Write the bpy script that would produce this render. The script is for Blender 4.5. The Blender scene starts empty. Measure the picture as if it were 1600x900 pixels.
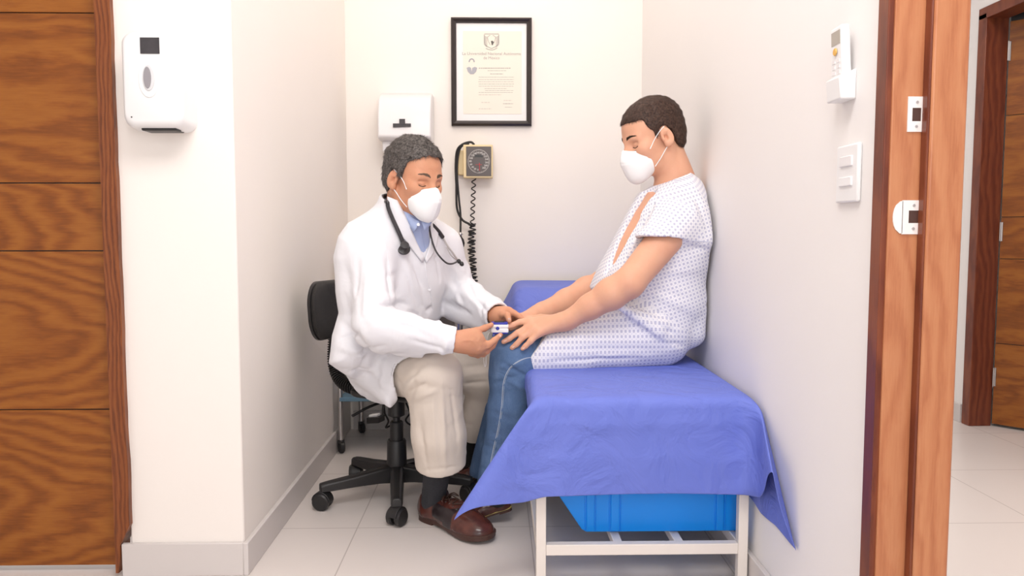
import bpy, bmesh, math, random
import numpy as np
from mathutils import Vector, Matrix

# ------------------------------------------------------------------ camera, light, exposure
SC = bpy.context.scene
COL = SC.collection
F = 1200.0                       # focal length in pixels of a 1600 px wide frame
CAM = np.array([0.0, 0.0, 0.95])
PITCH = math.atan2(88, F)
YAW = math.atan2(25, F)
_fw = np.array([math.sin(YAW)*math.cos(PITCH), math.cos(YAW)*math.cos(PITCH), -math.sin(PITCH)])
_rt = np.array([math.cos(YAW), -math.sin(YAW), 0.0])
_up = np.cross(_rt, _fw)

cd = bpy.data.cameras.new('camera')
cam = bpy.data.objects.new('camera', cd)
COL.objects.link(cam)
cd.sensor_width = 36.0
cd.lens = 36.0*F/1600.0
cd.clip_start = 0.05
cam.matrix_world = Matrix(((_rt[0], _up[0], -_fw[0], CAM[0]),
                           (_rt[1], _up[1], -_fw[1], CAM[1]),
                           (_rt[2], _up[2], -_fw[2], CAM[2]),
                           (0, 0, 0, 1)))
SC.camera = cam

SC.view_settings.view_transform = 'Standard'
SC.view_settings.look = 'None'
SC.view_settings.exposure = 0.30
SC.view_settings.gamma = 1.0
SC.view_settings.use_curve_mapping = False

w = bpy.data.worlds.new('world'); SC.world = w; w.use_nodes = True
w.node_tree.nodes['Background'].inputs[0].default_value = (1.0, 0.985, 0.975, 1)
w.node_tree.nodes['Background'].inputs[1].default_value = 0.95

def area(name, loc, target, sx, sy, power, col=(1, 1, 1)):
    l = bpy.data.lights.new(name, 'AREA'); l.shape = 'RECTANGLE'; l.size = sx; l.size_y = sy
    l.energy = power; l.color = col
    o = bpy.data.objects.new(name, l); COL.objects.link(o); o.location = loc
    o.rotation_euler = (Vector(target)-Vector(loc)).to_track_quat('-Z', 'Y').to_euler()
    return o
area('ceiling_light_alcove', (0.0, 2.65, 2.72), (0.0, 2.65, 0), 1.0, 1.5, 8.5, (1, 0.915, 0.82))
area('fill_light_hall', (0.0, 0.9, 2.7), (0.0, 2.7, 0.0), 1.2, 1.2, 38, (1, 0.97, 0.95))  # unseen fill added below the hall ceiling, tilted into the alcove
area('ceiling_light_next_room', (1.6, 2.2, 2.72), (1.6, 2.2, 0), 0.8, 0.8, 22, (1, 0.96, 0.93))
area('soft_light_front', (0.1, -3.2, 1.3), (-0.1, 2.6, 0.6), 3.8, 2.2, 9, (1, 0.975, 0.965))
area('fill_light_beside_camera', (0.45, -0.6, 1.55), (-0.55, 3.0, 0.55), 1.3, 1.3, 17, (1, 0.975, 0.965))  # unseen fill added to brighten the alcove's left wall

def P(px, py, Y):
    """point on the plane y=Y seen at pixel (px,py) of the 1600x900 frame"""
    d = _fw + _rt*((px-800)/F) - _up*((py-450)/F)
    return CAM + d*((Y-CAM[1])/d[1])
def PX(px, py, X):
    d = _fw + _rt*((px-800)/F) - _up*((py-450)/F)
    return CAM + d*((X-CAM[0])/d[0])
def PZ(px, py, Z):
    d = _fw + _rt*((px-800)/F) - _up*((py-450)/F)
    return CAM + d*((Z-CAM[2])/d[2])

# ------------------------------------------------------------------ materials
def srgb(r, g, b):
    f = lambda c: (c/255/12.92) if c/255 <= 0.04045 else ((c/255+0.055)/1.055)**2.4
    return (f(r), f(g), f(b), 1)
class NT:
    def __init__(s, name):
        s.m = bpy.data.materials.new(name); s.m.use_nodes = True
        s.t = s.m.node_tree; s.t.nodes.clear()
        s.out = s.n('ShaderNodeOutputMaterial'); s.b = s.n('ShaderNodeBsdfPrincipled')
        s.l(s.b.outputs[0], s.out.inputs[0])
    def n(s, t, **k):
        x = s.t.nodes.new(t)
        for a, v in k.items(): setattr(x, a, v)
        return x
    def l(s, a, b): s.t.links.new(a, b)
    def coords(s, kind='Object'):
        return s.n('ShaderNodeTexCoord').outputs[kind]
    def mapping(s, vec, scale=(1, 1, 1), rot=(0, 0, 0), loc=(0, 0, 0)):
        m = s.n('ShaderNodeMapping'); s.l(vec, m.inputs[0])
        m.inputs['Scale'].default_value = scale; m.inputs['Rotation'].default_value = rot
        m.inputs['Location'].default_value = loc
        return m.outputs[0]
    def noise(s, vec, scale, detail=3, rough=0.5, dist=0.0):
        n = s.n('ShaderNodeTexNoise'); s.l(vec, n.inputs['Vector'])
        n.inputs['Scale'].default_value = scale; n.inputs['Detail'].default_value = detail
        n.inputs['Roughness'].default_value = rough; n.inputs['Distortion'].default_value = dist
        return n.outputs['Fac']
    def math(s, op, a, b=0.0, c=0.0):
        n = s.n('ShaderNodeMath', operation=op)
        for i, v in enumerate((a, b, c)):
            if hasattr(v, 'links') or hasattr(v, 'is_linked'): s.l(v, n.inputs[i])
            else: n.inputs[i].default_value = v
        return n.outputs[0]
    def ramp(s, fac, stops, interp='LINEAR'):
        r = s.n('ShaderNodeValToRGB'); s.l(fac, r.inputs[0]); r.color_ramp.interpolation = interp
        el = r.color_ramp.elements
        while len(el) < len(stops): el.new(0.5)
        for e, (p, c) in zip(el, stops): e.position = p; e.color = c
        return r.outputs[0]
    def mix(s, fac, a, b):
        m = s.n('ShaderNodeMix', data_type='RGBA')
        if hasattr(fac, 'is_linked'): s.l(fac, m.inputs[0])
        else: m.inputs[0].default_value = fac
        for v, i in ((a, 6), (b, 7)):
            if hasattr(v, 'is_linked'): s.l(v, m.inputs[i])
            else: m.inputs[i].default_value = v
        return m.outputs[2]
    def bump(s, h, strength=0.3, dist=0.002, prev=None):
        b = s.n('ShaderNodeBump'); s.l(h, b.inputs['Height'])
        b.inputs['Strength'].default_value = strength; b.inputs['Distance'].default_value = dist
        if prev is not None: s.l(prev, b.inputs['Normal'])
        return b.outputs[0]
    def fin(s, col=None, rough=0.5, metal=0.0, normal=None, spec=None, **k):
        if col is not None:
            if hasattr(col, 'is_linked'): s.l(col, s.b.inputs['Base Color'])
            else: s.b.inputs['Base Color'].default_value = col
        if hasattr(rough, 'is_linked'): s.l(rough, s.b.inputs['Roughness'])
        else: s.b.inputs['Roughness'].default_value = rough
        s.b.inputs['Metallic'].default_value = metal
        if spec is not None: s.b.inputs['Specular IOR Level'].default_value = spec
        if normal is not None: s.l(normal, s.b.inputs['Normal'])
        for a, v in k.items(): s.b.inputs[a.replace('_', ' ')].default_value = v
        return s.m
def plain(name, col, rough=0.5, metal=0.0, nscale=0, namp=0.06, bump=0, bscale=200, spec=None, **k):
    t = NT(name); v = t.coords()
    c = col
    if nscale:
        f = t.noise(v, nscale, 3)
        c = t.mix(f, tuple(x*(1-namp) for x in col[:3])+(1,), tuple(min(1, x*(1+namp)) for x in col[:3])+(1,))
    nm = t.bump(t.noise(v, bscale, 2), bump, 0.002) if bump else None
    return t.fin(c, rough, metal, nm, spec, **k)

M = {}
M['wall'] = plain('wall_paint', (0.90, 0.845, 0.80, 1), 0.75, nscale=3, namp=0.012, bump=0.08, bscale=90)
M['wall_white'] = plain('wall_paint_white', (0.875, 0.845, 0.83, 1), 0.7, nscale=3, namp=0.012, bump=0.08, bscale=90)
M['ceiling'] = plain('ceiling_paint', (0.88, 0.86, 0.84, 1), 0.8)
M['base'] = plain('baseboard_tile', (0.66, 0.615, 0.60, 1), 0.35, nscale=5, namp=0.03)
M['white_plastic'] = plain('white_plastic', (0.86, 0.855, 0.86, 1), 0.3)
M['towel_plastic'] = plain('dispenser_plastic', (0.82, 0.80, 0.81, 1), 0.3)
M['grey_window'] = plain('grey_window_plastic', (0.3, 0.28, 0.30, 1), 0.15)
M['clear_rim'] = plain('pale_rim_plastic', (0.7, 0.7, 0.72, 1), 0.15)
M['dark_tape'] = plain('dark_tape', (0.045, 0.04, 0.045, 1), 0.5, nscale=60, namp=0.3)
M['black'] = plain('black_plastic', (0.018, 0.017, 0.018, 1), 0.42, bump=0.1, bscale=500)
M['black_rubber'] = plain('black_rubber', (0.014, 0.013, 0.014, 1), 0.5)
M['black_fabric'] = plain('black_upholstery', (0.03, 0.027, 0.026, 1), 0.85, nscale=350, namp=0.6, bump=0.5, bscale=500)
M['chrome'] = plain('brushed_metal', (0.62, 0.6, 0.6, 1), 0.3, 1.0)
M['strike'] = plain('white_strike_metal', (0.9, 0.88, 0.86, 1), 0.3, 0.15)
M['yellow'] = plain('yellow_laminate', (0.72, 0.5, 0.16, 1), 0.5, nscale=20, namp=0.08)
M['grey_panel'] = plain('grey_panel', (0.28, 0.25, 0.235, 1), 0.6)
M['blue_shelf'] = plain('blue_shelf', (0.16, 0.3, 0.42, 1), 0.4)
M['cream'] = plain('cream_plastic', (0.78, 0.62, 0.36, 1), 0.4)
M['dial'] = plain('dial_face', (0.07, 0.05, 0.045, 1), 0.3)
M['dial_mark'] = plain('dial_marks', (0.6, 0.56, 0.53, 1), 0.5)
M['red'] = plain('red_marks', (0.6, 0.04, 0.05, 1), 0.5)
M['paper'] = plain('diploma_paper', (0.85, 0.79, 0.70, 1), 0.8, nscale=8, namp=0.03)
M['mat_board'] = plain('white_mat_board', (0.88, 0.85, 0.85, 1), 0.8)
M['ink'] = plain('grey_ink', (0.40, 0.37, 0.35, 1), 0.8)
M['ink_dark'] = plain('dark_ink', (0.12, 0.11, 0.1, 1), 0.8)
M['portrait'] = plain('portrait_grey', (0.42, 0.42, 0.46, 1), 0.8)
M['frame'] = plain('dark_frame_wood', (0.03, 0.022, 0.022, 1), 0.3, nscale=40, namp=0.2)
M['bin'] = plain('bright_blue_plastic', (0.0, 0.29, 0.98, 1), 0.33, nscale=3, namp=0.04)
M['shirt'] = plain('pale_blue_shirt', (0.40, 0.48, 0.72, 1), 0.8, bump=0.15, bscale=700)
M['sock'] = plain('charcoal_sock', (0.03, 0.03, 0.036, 1), 0.9, nscale=200, namp=0.4, bump=0.3, bscale=500)
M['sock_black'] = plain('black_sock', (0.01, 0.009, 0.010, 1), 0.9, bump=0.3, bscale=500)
M['sole'] = plain('brown_sole', (0.07, 0.03, 0.022, 1), 0.5)
M['dark_leather'] = plain('dark_leather', (0.022, 0.014, 0.016, 1), 0.3, nscale=60, namp=0.2, bump=0.1, bscale=300)
M['welt'] = plain('yellow_welt', (0.5, 0.38, 0.12, 1), 0.6)
M['lace'] = plain('brown_lace', (0.06, 0.03, 0.02, 1), 0.7)
M['oxi_blue'] = plain('deep_blue_plastic', (0.02, 0.03, 0.36, 1), 0.3)
M['cord_white'] = plain('white_cord', (0.75, 0.72, 0.7, 1), 0.6)
M['steth'] = plain('stethoscope_tube', (0.025, 0.022, 0.026, 1), 0.35)
M['button'] = plain('pearl_button', (0.8, 0.8, 0.84, 1), 0.25)
M['watch'] = plain('dark_strap', (0.02, 0.02, 0.03, 1), 0.4)
M['mask'] = plain('white_mask_fabric', (0.88, 0.88, 0.89, 1), 0.9, bump=0.12, bscale=900)
M['lash'] = plain('dark_brow_hair', (0.05, 0.03, 0.02, 1), 0.9)

def fabric(name, col, amp, scale=14, stretch=(1, 1, 1), weave=900, rough=0.85, var=0.03, dist=0.01):
    t = NT(name); v = t.coords()
    n1 = t.noise(t.mapping(v, stretch), scale, 3, 0.5, 0.6)
    wv = t.noise(v, weave, 2)
    nm = t.bump(n1, amp, dist); nm = t.bump(wv, 0.12, 0.001, nm)
    c = t.mix(t.noise(v, 9, 3), tuple(x*(1-var) for x in col[:3])+(1,), tuple(min(1, x*(1+var)) for x in col[:3])+(1,))
    m = t.fin(c, rough, normal=nm, spec=0.2)
    t.b.inputs['Sheen Weight'].default_value = 0.1
    return m
M['coat'] = fabric('white_coat_cotton', (0.79, 0.785, 0.825, 1), 0.6, 13, (1, 1, 0.6))
M['khaki'] = fabric('beige_trouser_cotton', (0.68, 0.60, 0.53, 1), 0.5, 14, (1, 1, 0.5))
M['khaki_dark'] = M['khaki']

def denim():
    t = NT('blue_denim'); v = t.coords()
    wv = t.noise(t.mapping(v, (1, 1, 0.12)), 900, 2, 0.7)
    big = t.noise(t.mapping(v, (1, 1, 0.6)), 14, 4, 0.6, 0.4)
    c = t.ramp(big, [(0.3, (0.030, 0.066, 0.165, 1)), (0.55, (0.055, 0.115, 0.25, 1)), (0.75, (0.13, 0.21, 0.38, 1))])
    c = t.mix(t.math('MULTIPLY', wv, 0.55), c, (0.22, 0.32, 0.5, 1))
    nm = t.bump(t.noise(v, 18, 3, 0.5, 0.8), 0.5, 0.012); nm = t.bump(wv, 0.3, 0.001, nm)
    return t.fin(c, 0.85, normal=nm, spec=0.2)
M['denim'] = denim()
M['stitch'] = plain('pale_stitching', (0.5, 0.55, 0.62, 1), 0.8)

def sheet():
    t = NT('blue_nonwoven_sheet'); v = t.coords()
    n = t.noise(v, 5, 4, 0.6, 0.5)
    c = t.mix(n, (0.125, 0.175, 0.60, 1), (0.175, 0.225, 0.68, 1))
    nm = t.bump(t.noise(v, 8, 4, 0.5, 1.0), 0.6, 0.03); nm = t.bump(t.noise(v, 600, 2), 0.15, 0.001, nm)
    return t.fin(c, 0.6, normal=nm, spec=0.35)
M['sheet'] = sheet()

def gown():
    t = NT('patterned_gown_cotton')
    uv = t.coords('UV'); sp = t.n('ShaderNodeSeparateXYZ')
    nv = t.n('ShaderNodeVectorMath', operation='ADD')
    t.l(uv, nv.inputs[0]); t.l(uv, sp.inputs[0])
    S = 1/0.0128
    def cell(o, off=0.0):
        a = t.math('MULTIPLY_ADD', o, S, off)
        return t.math('ABSOLUTE', t.math('SUBTRACT', t.math('FRACT', a), 0.5))
    ax, ay = cell(sp.outputs[0]), cell(sp.outputs[1])
    d1 = t.math('MAXIMUM', ax, ay)
    m1 = t.math('LESS_THAN', d1, 0.25)
    inner = t.math('LESS_THAN', d1, 0.08)
    bx, by = cell(sp.outputs[0], 0.5), cell(sp.outputs[1], 0.5)
    m2 = t.math('LESS_THAN', t.math('ADD', bx, by), 0.13)
    c = t.mix(m1, (0.82, 0.81, 0.85, 1), (0.50, 0.50, 0.64, 1))
    c = t.mix(inner, c, (0.60, 0.60, 0.70, 1))
    c = t.mix(m2, c, (0.62, 0.63, 0.74, 1))
    v = t.coords()
    nm = t.bump(t.noise(v, 15, 3, 0.5, 0.8), 0.4, 0.012); nm = t.bump(t.noise(v, 900, 2), 0.12, 0.001, nm)
    return t.fin(c, 0.9, normal=nm, spec=0.15)
M['gown'] = gown()

def skin(name, a, b, redness):
    t = NT(name); v = t.coords()
    n = t.noise(v, 30, 5, 0.6)
    c = t.mix(n, a, b)
    c = t.mix(t.math('MULTIPLY', t.noise(v, 16, 4, 0.65), 0.75), c, redness)
    nm = t.bump(t.noise(v, 420, 3), 0.18, 0.001); nm = t.bump(t.noise(v, 70, 4, 0.6), 0.35, 0.002, nm)
    m = t.fin(c, 0.5, normal=nm, spec=0.35)
    t.b.inputs['Subsurface Weight'].default_value = 0.12
    t.b.inputs['Subsurface Radius'].default_value = (0.012, 0.004, 0.002)
    t.b.inputs['Subsurface Scale'].default_value = 0.6
    return m
M['skin_doc'] = skin('tan_skin', (0.55, 0.27, 0.15, 1), (0.66, 0.36, 0.22, 1), (0.66, 0.27, 0.17, 1))
M['skin_pat'] = skin('fair_skin', (0.66, 0.36, 0.225, 1), (0.76, 0.46, 0.31, 1), (0.74, 0.34, 0.23, 1))
def hairmat(name, a, b, sc):
    t = NT(name); v = t.coords()
    n = t.noise(v, sc, 3, 0.7)
    return t.fin(t.ramp(n, [(0.35, a), (0.65, b)]), 0.6, spec=0.3)
M['hair_grey'] = hairmat('grey_hair', (0.022, 0.018, 0.017, 1), (0.17, 0.15, 0.14, 1), 190)
M['hair_brown'] = hairmat('dark_brown_hair', (0.022, 0.011, 0.008, 1), (0.085, 0.045, 0.032, 1), 160)
def leather():
    t = NT('brown_leather'); v = t.coords()
    c = t.ramp(t.noise(v, 25, 4), [(0.3, (0.045, 0.012, 0.010, 1)), (0.7, (0.12, 0.035, 0.025, 1))])
    return t.fin(c, 0.25, normal=t.bump(t.noise(v, 250, 3), 0.15, 0.001), spec=0.6)
M['leather'] = leather()
def chipped():
    t = NT('chipped_cream_enamel'); v = t.coords()
    f = t.math('GREATER_THAN', t.noise(v, 30, 4, 0.7), 0.705)
    c = t.mix(f, (0.82, 0.755, 0.70, 1), (0.25, 0.13, 0.07, 1))
    return t.fin(c, 0.35, normal=t.bump(f, 0.2, 0.001))
M['enamel'] = chipped()
def floor_mat():
    t = NT('pale_porcelain_tile'); v = t.coords()
    sp = t.n('ShaderNodeSeparateXYZ'); t.l(v, sp.inputs[0])
    T = 0.5545
    def joint(o, off):
        a = t.math('FRACT', t.math('MULTIPLY_ADD', o, 1/T, off))
        return t.math('LESS_THAN', t.math('ABSOLUTE', t.math('SUBTRACT', a, 0.5)), 0.5*0.0036/T)
    # joints at x = -0.443 + k T, y = 2.46 + k T
    j = t.math('MAXIMUM', joint(sp.outputs[0], 0.5+0.447/T), joint(sp.outputs[1], 0.5-2.416/T))
    n = t.noise(v, 2.5, 4)
    c = t.mix(n, (0.78, 0.715, 0.68, 1), (0.82, 0.755, 0.72, 1))
    c = t.mix(t.math('MULTIPLY', j, 0.75), c, (0.45, 0.39, 0.36, 1))
    return t.fin(c, 0.3, normal=t.bump(j, 0.2, 0.001), spec=0.5)
M['floor'] = floor_mat()
def wood(name, zc, A, B, dark, mid, light, axis='XZ', freq=1.0, nz=1.0, rough=0.3, C=9.0):
    """veneer: growth lines are the level curves of A*(v-zc)^2 + B*u + C*v, broken up by noise"""
    t = NT(name); v = t.coords(); sp = t.n('ShaderNodeSeparateXYZ'); t.l(v, sp.inputs[0])
    ix = {'X': 0, 'Y': 1, 'Z': 2}
    u, vv = sp.outputs[ix[axis[0]]], sp.outputs[ix[axis[1]]]
    st = [1, 1, 1]; st[ix[axis[0]]] = 0.28
    mp = t.mapping(v, st)
    n1 = t.noise(mp, 7*freq, 3, 0.5)
    n2 = t.noise(mp, 40*freq, 3, 0.6)
    st2 = [1, 1, 1]; st2[ix[axis[0]]] = 0.05
    fine = t.noise(t.mapping(v, st2), 300, 3, 0.7)
    dz = t.math('SUBTRACT', vv, zc)
    f = t.math('MULTIPLY', t.math('MULTIPLY', dz, dz), A)
    f = t.math('ADD', f, t.math('MULTIPLY', u, B))
    f = t.math('ADD', f, t.math('MULTIPLY', dz, C))
    f = t.math('ADD', f, t.math('MULTIPLY', n1, 4.2*nz))
    f = t.math('ADD', f, t.math('MULTIPLY', n2, 0.7*nz))
    s = t.math('MULTIPLY_ADD', t.math('SINE', t.math('MULTIPLY', f, 6.283)), 0.5, 0.5)
    s = t.math('ADD', t.math('MULTIPLY', s, 0.30), t.math('ADD', t.math('MULTIPLY', fine, 0.50), t.math('MULTIPLY', n2, 0.22)))
    c = t.ramp(s, [(0.22, dark), (0.46, mid), (0.74, light)])
    c = t.mix(t.math('MULTIPLY', t.noise(v, 1.7, 2), 0.5), c, mid)
    return t.fin(c, rough, normal=t.bump(fine, 0.08, 0.001), spec=0.4)
WD, WM, WL = (0.115, 0.026, 0.004, 1), (0.255, 0.074, 0.009, 1), (0.37, 0.13, 0.019, 1)
M['trim_wood'] = wood('trim_veneer', 0.0, 0.0, 0.8, (0.045, 0.012, 0.005, 1), (0.19, 0.050, 0.013, 1), (0.29, 0.092, 0.024, 1), axis='ZX', freq=1.6, rough=0.35, C=85.0)
M['jamb_wood'] = wood('jamb_veneer', 0.7, 0.0, 1.0, (0.38, 0.125, 0.055, 1), (0.50, 0.195, 0.09, 1), (0.57, 0.25, 0.12, 1), axis='ZX', freq=1.0, nz=1.3, rough=0.3, C=28.0)
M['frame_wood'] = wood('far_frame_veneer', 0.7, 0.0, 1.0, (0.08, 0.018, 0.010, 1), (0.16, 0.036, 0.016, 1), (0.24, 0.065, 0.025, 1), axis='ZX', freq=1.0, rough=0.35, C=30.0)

# ------------------------------------------------------------------ mesh helpers
def arr(p): return np.array(p, dtype=float)
def unit(v):
    v = arr(v); return v/max(1e-12, np.linalg.norm(v))
def tag(o, label=None, cat=None, group=None, kind=None):
    if label: o['label'] = label
    if cat: o['category'] = cat
    if group: o['group'] = group
    if kind: o['kind'] = kind
    return o
def thing(name, loc, label, cat, group=None, rz=0.0):
    o = bpy.data.objects.new(name, None); COL.objects.link(o); o.empty_display_size = 0.05
    o.location = tuple(loc); o.rotation_euler = (0, 0, rz)
    return tag(o, label, cat, group)
def wloc(o):
    m = Matrix.Identity(4)
    while o is not None:
        m = (Matrix.Translation(o.location) @ o.rotation_euler.to_matrix().to_4x4()) @ m
        o = o.parent
    return m
def link(name, me, mat, parent=None, world=True, origin=None):
    """link a mesh given in world coordinates (world=True) or in the parent's own coordinates"""
    if mat is not None:
        for m_ in (mat if isinstance(mat, (list, tuple)) else [mat]): me.materials.append(m_)
    o = bpy.data.objects.new(name, me); COL.objects.link(o)
    if parent is not None:
        o.parent = parent
        if world: me.transform(wloc(parent).inverted())
    elif origin is not None:
        me.transform(Matrix.Translation(-Vector(tuple(origin)))); o.location = tuple(origin)
    return o
class MB:
    def __init__(s): s.v = []; s.f = []; s.mi = []
    def _add(s, v, f, mi=0):
        b = len(s.v); s.v += [tuple(map(float, p)) for p in v]
        s.f += [tuple(i+b for i in q) for q in f]; s.mi += [mi]*len(f)
        return s
    def box(s, lo, hi, mi=0):
        x0, y0, z0 = lo; x1, y1, z1 = hi
        v = [(x0, y0, z0), (x1, y0, z0), (x1, y1, z0), (x0, y1, z0), (x0, y0, z1), (x1, y0, z1), (x1, y1, z1), (x0, y1, z1)]
        return s._add(v, [(0, 3, 2, 1), (4, 5, 6, 7), (0, 1, 5, 4), (1, 2, 6, 5), (2, 3, 7, 6), (3, 0, 4, 7)], mi)
    def obox(s, c, ax, ay, az, mi=0):
        """box about centre c with half-extent vectors"""
        c, ax, ay, az = map(arr, (c, ax, ay, az))
        v = [c+ax*i+ay*j+az*k for k in (-1, 1) for (i, j) in ((-1, -1), (1, -1), (1, 1), (-1, 1))]
        return s._add(v, [(0, 3, 2, 1), (4, 5, 6, 7), (0, 1, 5, 4), (1, 2, 6, 5), (2, 3, 7, 6), (3, 0, 4, 7)], mi)
    def prism(s, pts, ext, mi=0):
        """closed polygon (3d points) extruded by vector ext"""
        n = len(pts); pts = [arr(p) for p in pts]; ext = arr(ext)
        v = pts+[p+ext for p in pts]
        f = [tuple(range(n-1, -1, -1)), tuple(range(n, 2*n))]+[(i, (i+1) % n, n+(i+1) % n, n+i) for i in range(n)]
        return s._add(v, f, mi)
    def tube(s, pts, r, seg=10, closed=False, mi=0, caps=True, flat=None):
        pts = [arr(p) for p in pts]; n = len(pts)
        rs = r if hasattr(r, '__len__') else [r]*n
        T = []
        for i in range(n):
            a = pts[(i-1) % n] if (closed or i > 0) else pts[i]
            b = pts[(i+1) % n] if (closed or i < n-1) else pts[i]
            T.append(unit(b-a))
        ref = arr((0, 0, 1)) if abs(T[0][2]) < 0.9 else arr((0, 1, 0))
        N = unit(np.cross(T[0], ref)); vv = []
        for i in range(n):
            N = unit(N-T[i]*np.dot(N, T[i])); B = np.cross(T[i], N)
            for k in range(seg):
                a = 2*math.pi*k/seg
                vv.append(pts[i]+(N*math.cos(a)+B*math.sin(a)*(flat or 1.0))*rs[i])
        f = []
        for i in range(n if closed else n-1):
            j = (i+1) % n
            for k in range(seg):
                f.append((i*seg+k, i*seg+(k+1) % seg, j*seg+(k+1) % seg, j*seg+k))
        if caps and not closed:
            f.append(tuple(range(seg-1, -1, -1))); f.append(tuple((n-1)*seg+k for k in range(seg)))
        return s._add(vv, f, mi)
    def lathe(s, prof, c=(0, 0, 0), axis=(0, 0, 1), seg=24, mi=0):
        """profile of (radius, height) about axis through c"""
        ax = unit(axis); c = arr(c)
        ref = arr((1, 0, 0)) if abs(ax[0]) < 0.9 else arr((0, 1, 0))
        N = unit(np.cross(ax, ref)); B = np.cross(ax, N); vv = []
        for r, h in prof:
            for k in range(seg):
                a = 2*math.pi*k/seg; vv.append(c+ax*h+(N*math.cos(a)+B*math.sin(a))*max(r, 1e-5))
        f = []; n = len(prof)
        for i in range(n-1):
            for k in range(seg):
                f.append((i*seg+k, i*seg+(k+1) % seg, (i+1)*seg+(k+1) % seg, (i+1)*seg+k))
        f.append(tuple(range(seg-1, -1, -1))); f.append(tuple((n-1)*seg+k for k in range(seg)))
        return s._add(vv, f, mi)
    def grid(s, P2, thick=None, mi=0):
        """P2[i][j] points"""
        n, m = len(P2), len(P2[0])
        v = [p for row in P2 for p in row]
        f = [(i*m+j, (i+1)*m+j, (i+1)*m+j+1, i*m+j+1) for i in range(n-1) for j in range(m-1)]
        return s._add(v, f, mi)
    def build(s, name, mat, parent=None, bevel=0, seg=2, smooth=False, angle=35, world=True, origin=None, solid=0, sub=0):
        me = bpy.data.meshes.new(name); me.from_pydata(s.v, [], s.f); me.update()
        for p, i in zip(me.polygons, s.mi): p.material_index = i
        bm = bmesh.new(); bm.from_mesh(me); bmesh.ops.recalc_face_normals(bm, faces=bm.faces); bm.to_mesh(me); bm.free()
        if smooth or bevel:
            me.polygons.foreach_set('use_smooth', [True]*len(me.polygons))
            me.set_sharp_from_angle(angle=math.radians(angle))
        o = link(name, me, mat, parent, world, origin)
        if bevel:
            b = o.modifiers.new('bevel', 'BEVEL'); b.width = bevel; b.segments = seg; b.limit_method = 'ANGLE'; b.angle_limit = math.radians(30)
        if solid:
            b = o.modifiers.new('solid', 'SOLIDIFY'); b.thickness = solid; b.offset = 0
        if sub:
            b = o.modifiers.new('sub', 'SUBSURF'); b.levels = sub; b.render_levels = sub
        return o
def structure(o, label=None):
    o['kind'] = 'structure'
    if label: o['label'] = label
    return o
def spline(pts, n=8):
    """Catmull-Rom through points"""
    p = [arr(q) for q in pts]; p = [2*p[0]-p[1]]+p+[2*p[-1]-p[-2]]; out = []
    for i in range(1, len(p)-2):
        for k in range(n):
            t = k/n
            out.append(0.5*((2*p[i])+(-p[i-1]+p[i+1])*t+(2*p[i-1]-5*p[i]+4*p[i+1]-p[i+2])*t*t+(-p[i-1]+3*p[i]-3*p[i+1]+p[i+2])*t**3))
    out.append(p[-2]); return out
def copy_tree(o, parent=None):
    c = o.copy(); COL.objects.link(c); c.parent = parent
    for ch in [q for q in COL.objects if q.parent == o]: copy_tree(ch, c)
    return c

# ------------------------------------------------------------------ the room
XL, XR, YB, H = -0.70, 0.687, 3.66, 2.75
YF = 2.092                     # front face of the left pillar
YJ = 1.325                    # face of the door jamb on the right
structure(MB().box((-3.2, -2.6, -0.08), (5.2, 6.2, 0)).build('floor', M['floor']))
structure(MB().box((-3.2, -2.6, H), (5.2, 6.2, H+0.08)).build('ceiling', M['ceiling']))
structure(MB().box((XL-0.10, YB, 0), (XR+0.13, YB+0.12, H)).build('wall_back', M['wall']))
# left wall block, its front and the piece over the door
structure(MB().box((-1.012, YF, 0), (XL, YB, H)).build('wall_left', M['wall'], bevel=0.004))
o = MB().box((-3.2, YF, 0), (-2.02, YF+0.12, H)); o.box((-2.02, YF, 2.08), (-1.012, YF+0.12, H))
structure(o.build('wall_front_left', M['wall_white']))
structure(MB().box((-3.28, -2.6, 0), (-3.2, YF, H)).build('wall_far_left', M['wall_white']))
# right wall with the doorway near the camera
structure(MB().box((XR, YJ+0.03, 0), (XR+0.115, YB, H)).build('wall_right', M['wall_white']))
o = MB().box((XR, 0.43, 2.08), (XR+0.115, YJ+0.03, H)); o.box((XR, -2.6, 0), (XR+0.115, 0.40, H))
structure(o.build('wall_right_front', M['wall_white']))
# baseboards, tile skirting
BH, BT = 0.092, 0.014
structure(MB().box((XL, YF-BT, 0), (XL+BT, YB-0.28, BH)).build('baseboard_left', M['base'], bevel=0.002))
structure(MB().box((-1.0325, YF-BT, 0), (XL, YF, BH)).build('baseboard_front', M['base'], bevel=0.002))
structure(MB().box((XL+BT, YB-BT, 0), (XR-BT, YB, BH)).build('baseboard_back', M['base'], bevel=0.002))
structure(MB().box((XR-BT, YJ+0.07, 0), (XR, YB-BT, BH)).build('baseboard_right', M['base'], bevel=0.002))

# door_1: panelled veneer door on the left
d1 = thing('door_1', (-1.53, YF+0.035, 0), None, None); del_keys = None
structure(d1)
seams = [P(100, y_, YF+0.025)[2] for y_ in (884, 640, 392, 286, 20)]+[2.04]
xa, xb = -1.95, -1.0495
for i in range(5):
    z0, z1 = seams[i]+0.0015, seams[i+1]-0.0015
    A, B = ((75, 6), (75, 6), (60, 7), (8, 1.5), (15, 2.0))[i]
    zc = ((0.25, 0.72, 0.985, 1.2, 1.7))[i]
    mt = wood('door_veneer_%s' % 'abcde'[i], zc-0.0, A, B, WD, WM, WL)
    MB().box((xa, YF+0.025, z0), (xb, YF+0.065, z1)).build('door_panel', mt, d1, bevel=0.0012)
MB().box((xa, YF+0.032, 0.02), (xb, YF+0.060, 2.045)).build('door_core', M['black'], d1)
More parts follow.
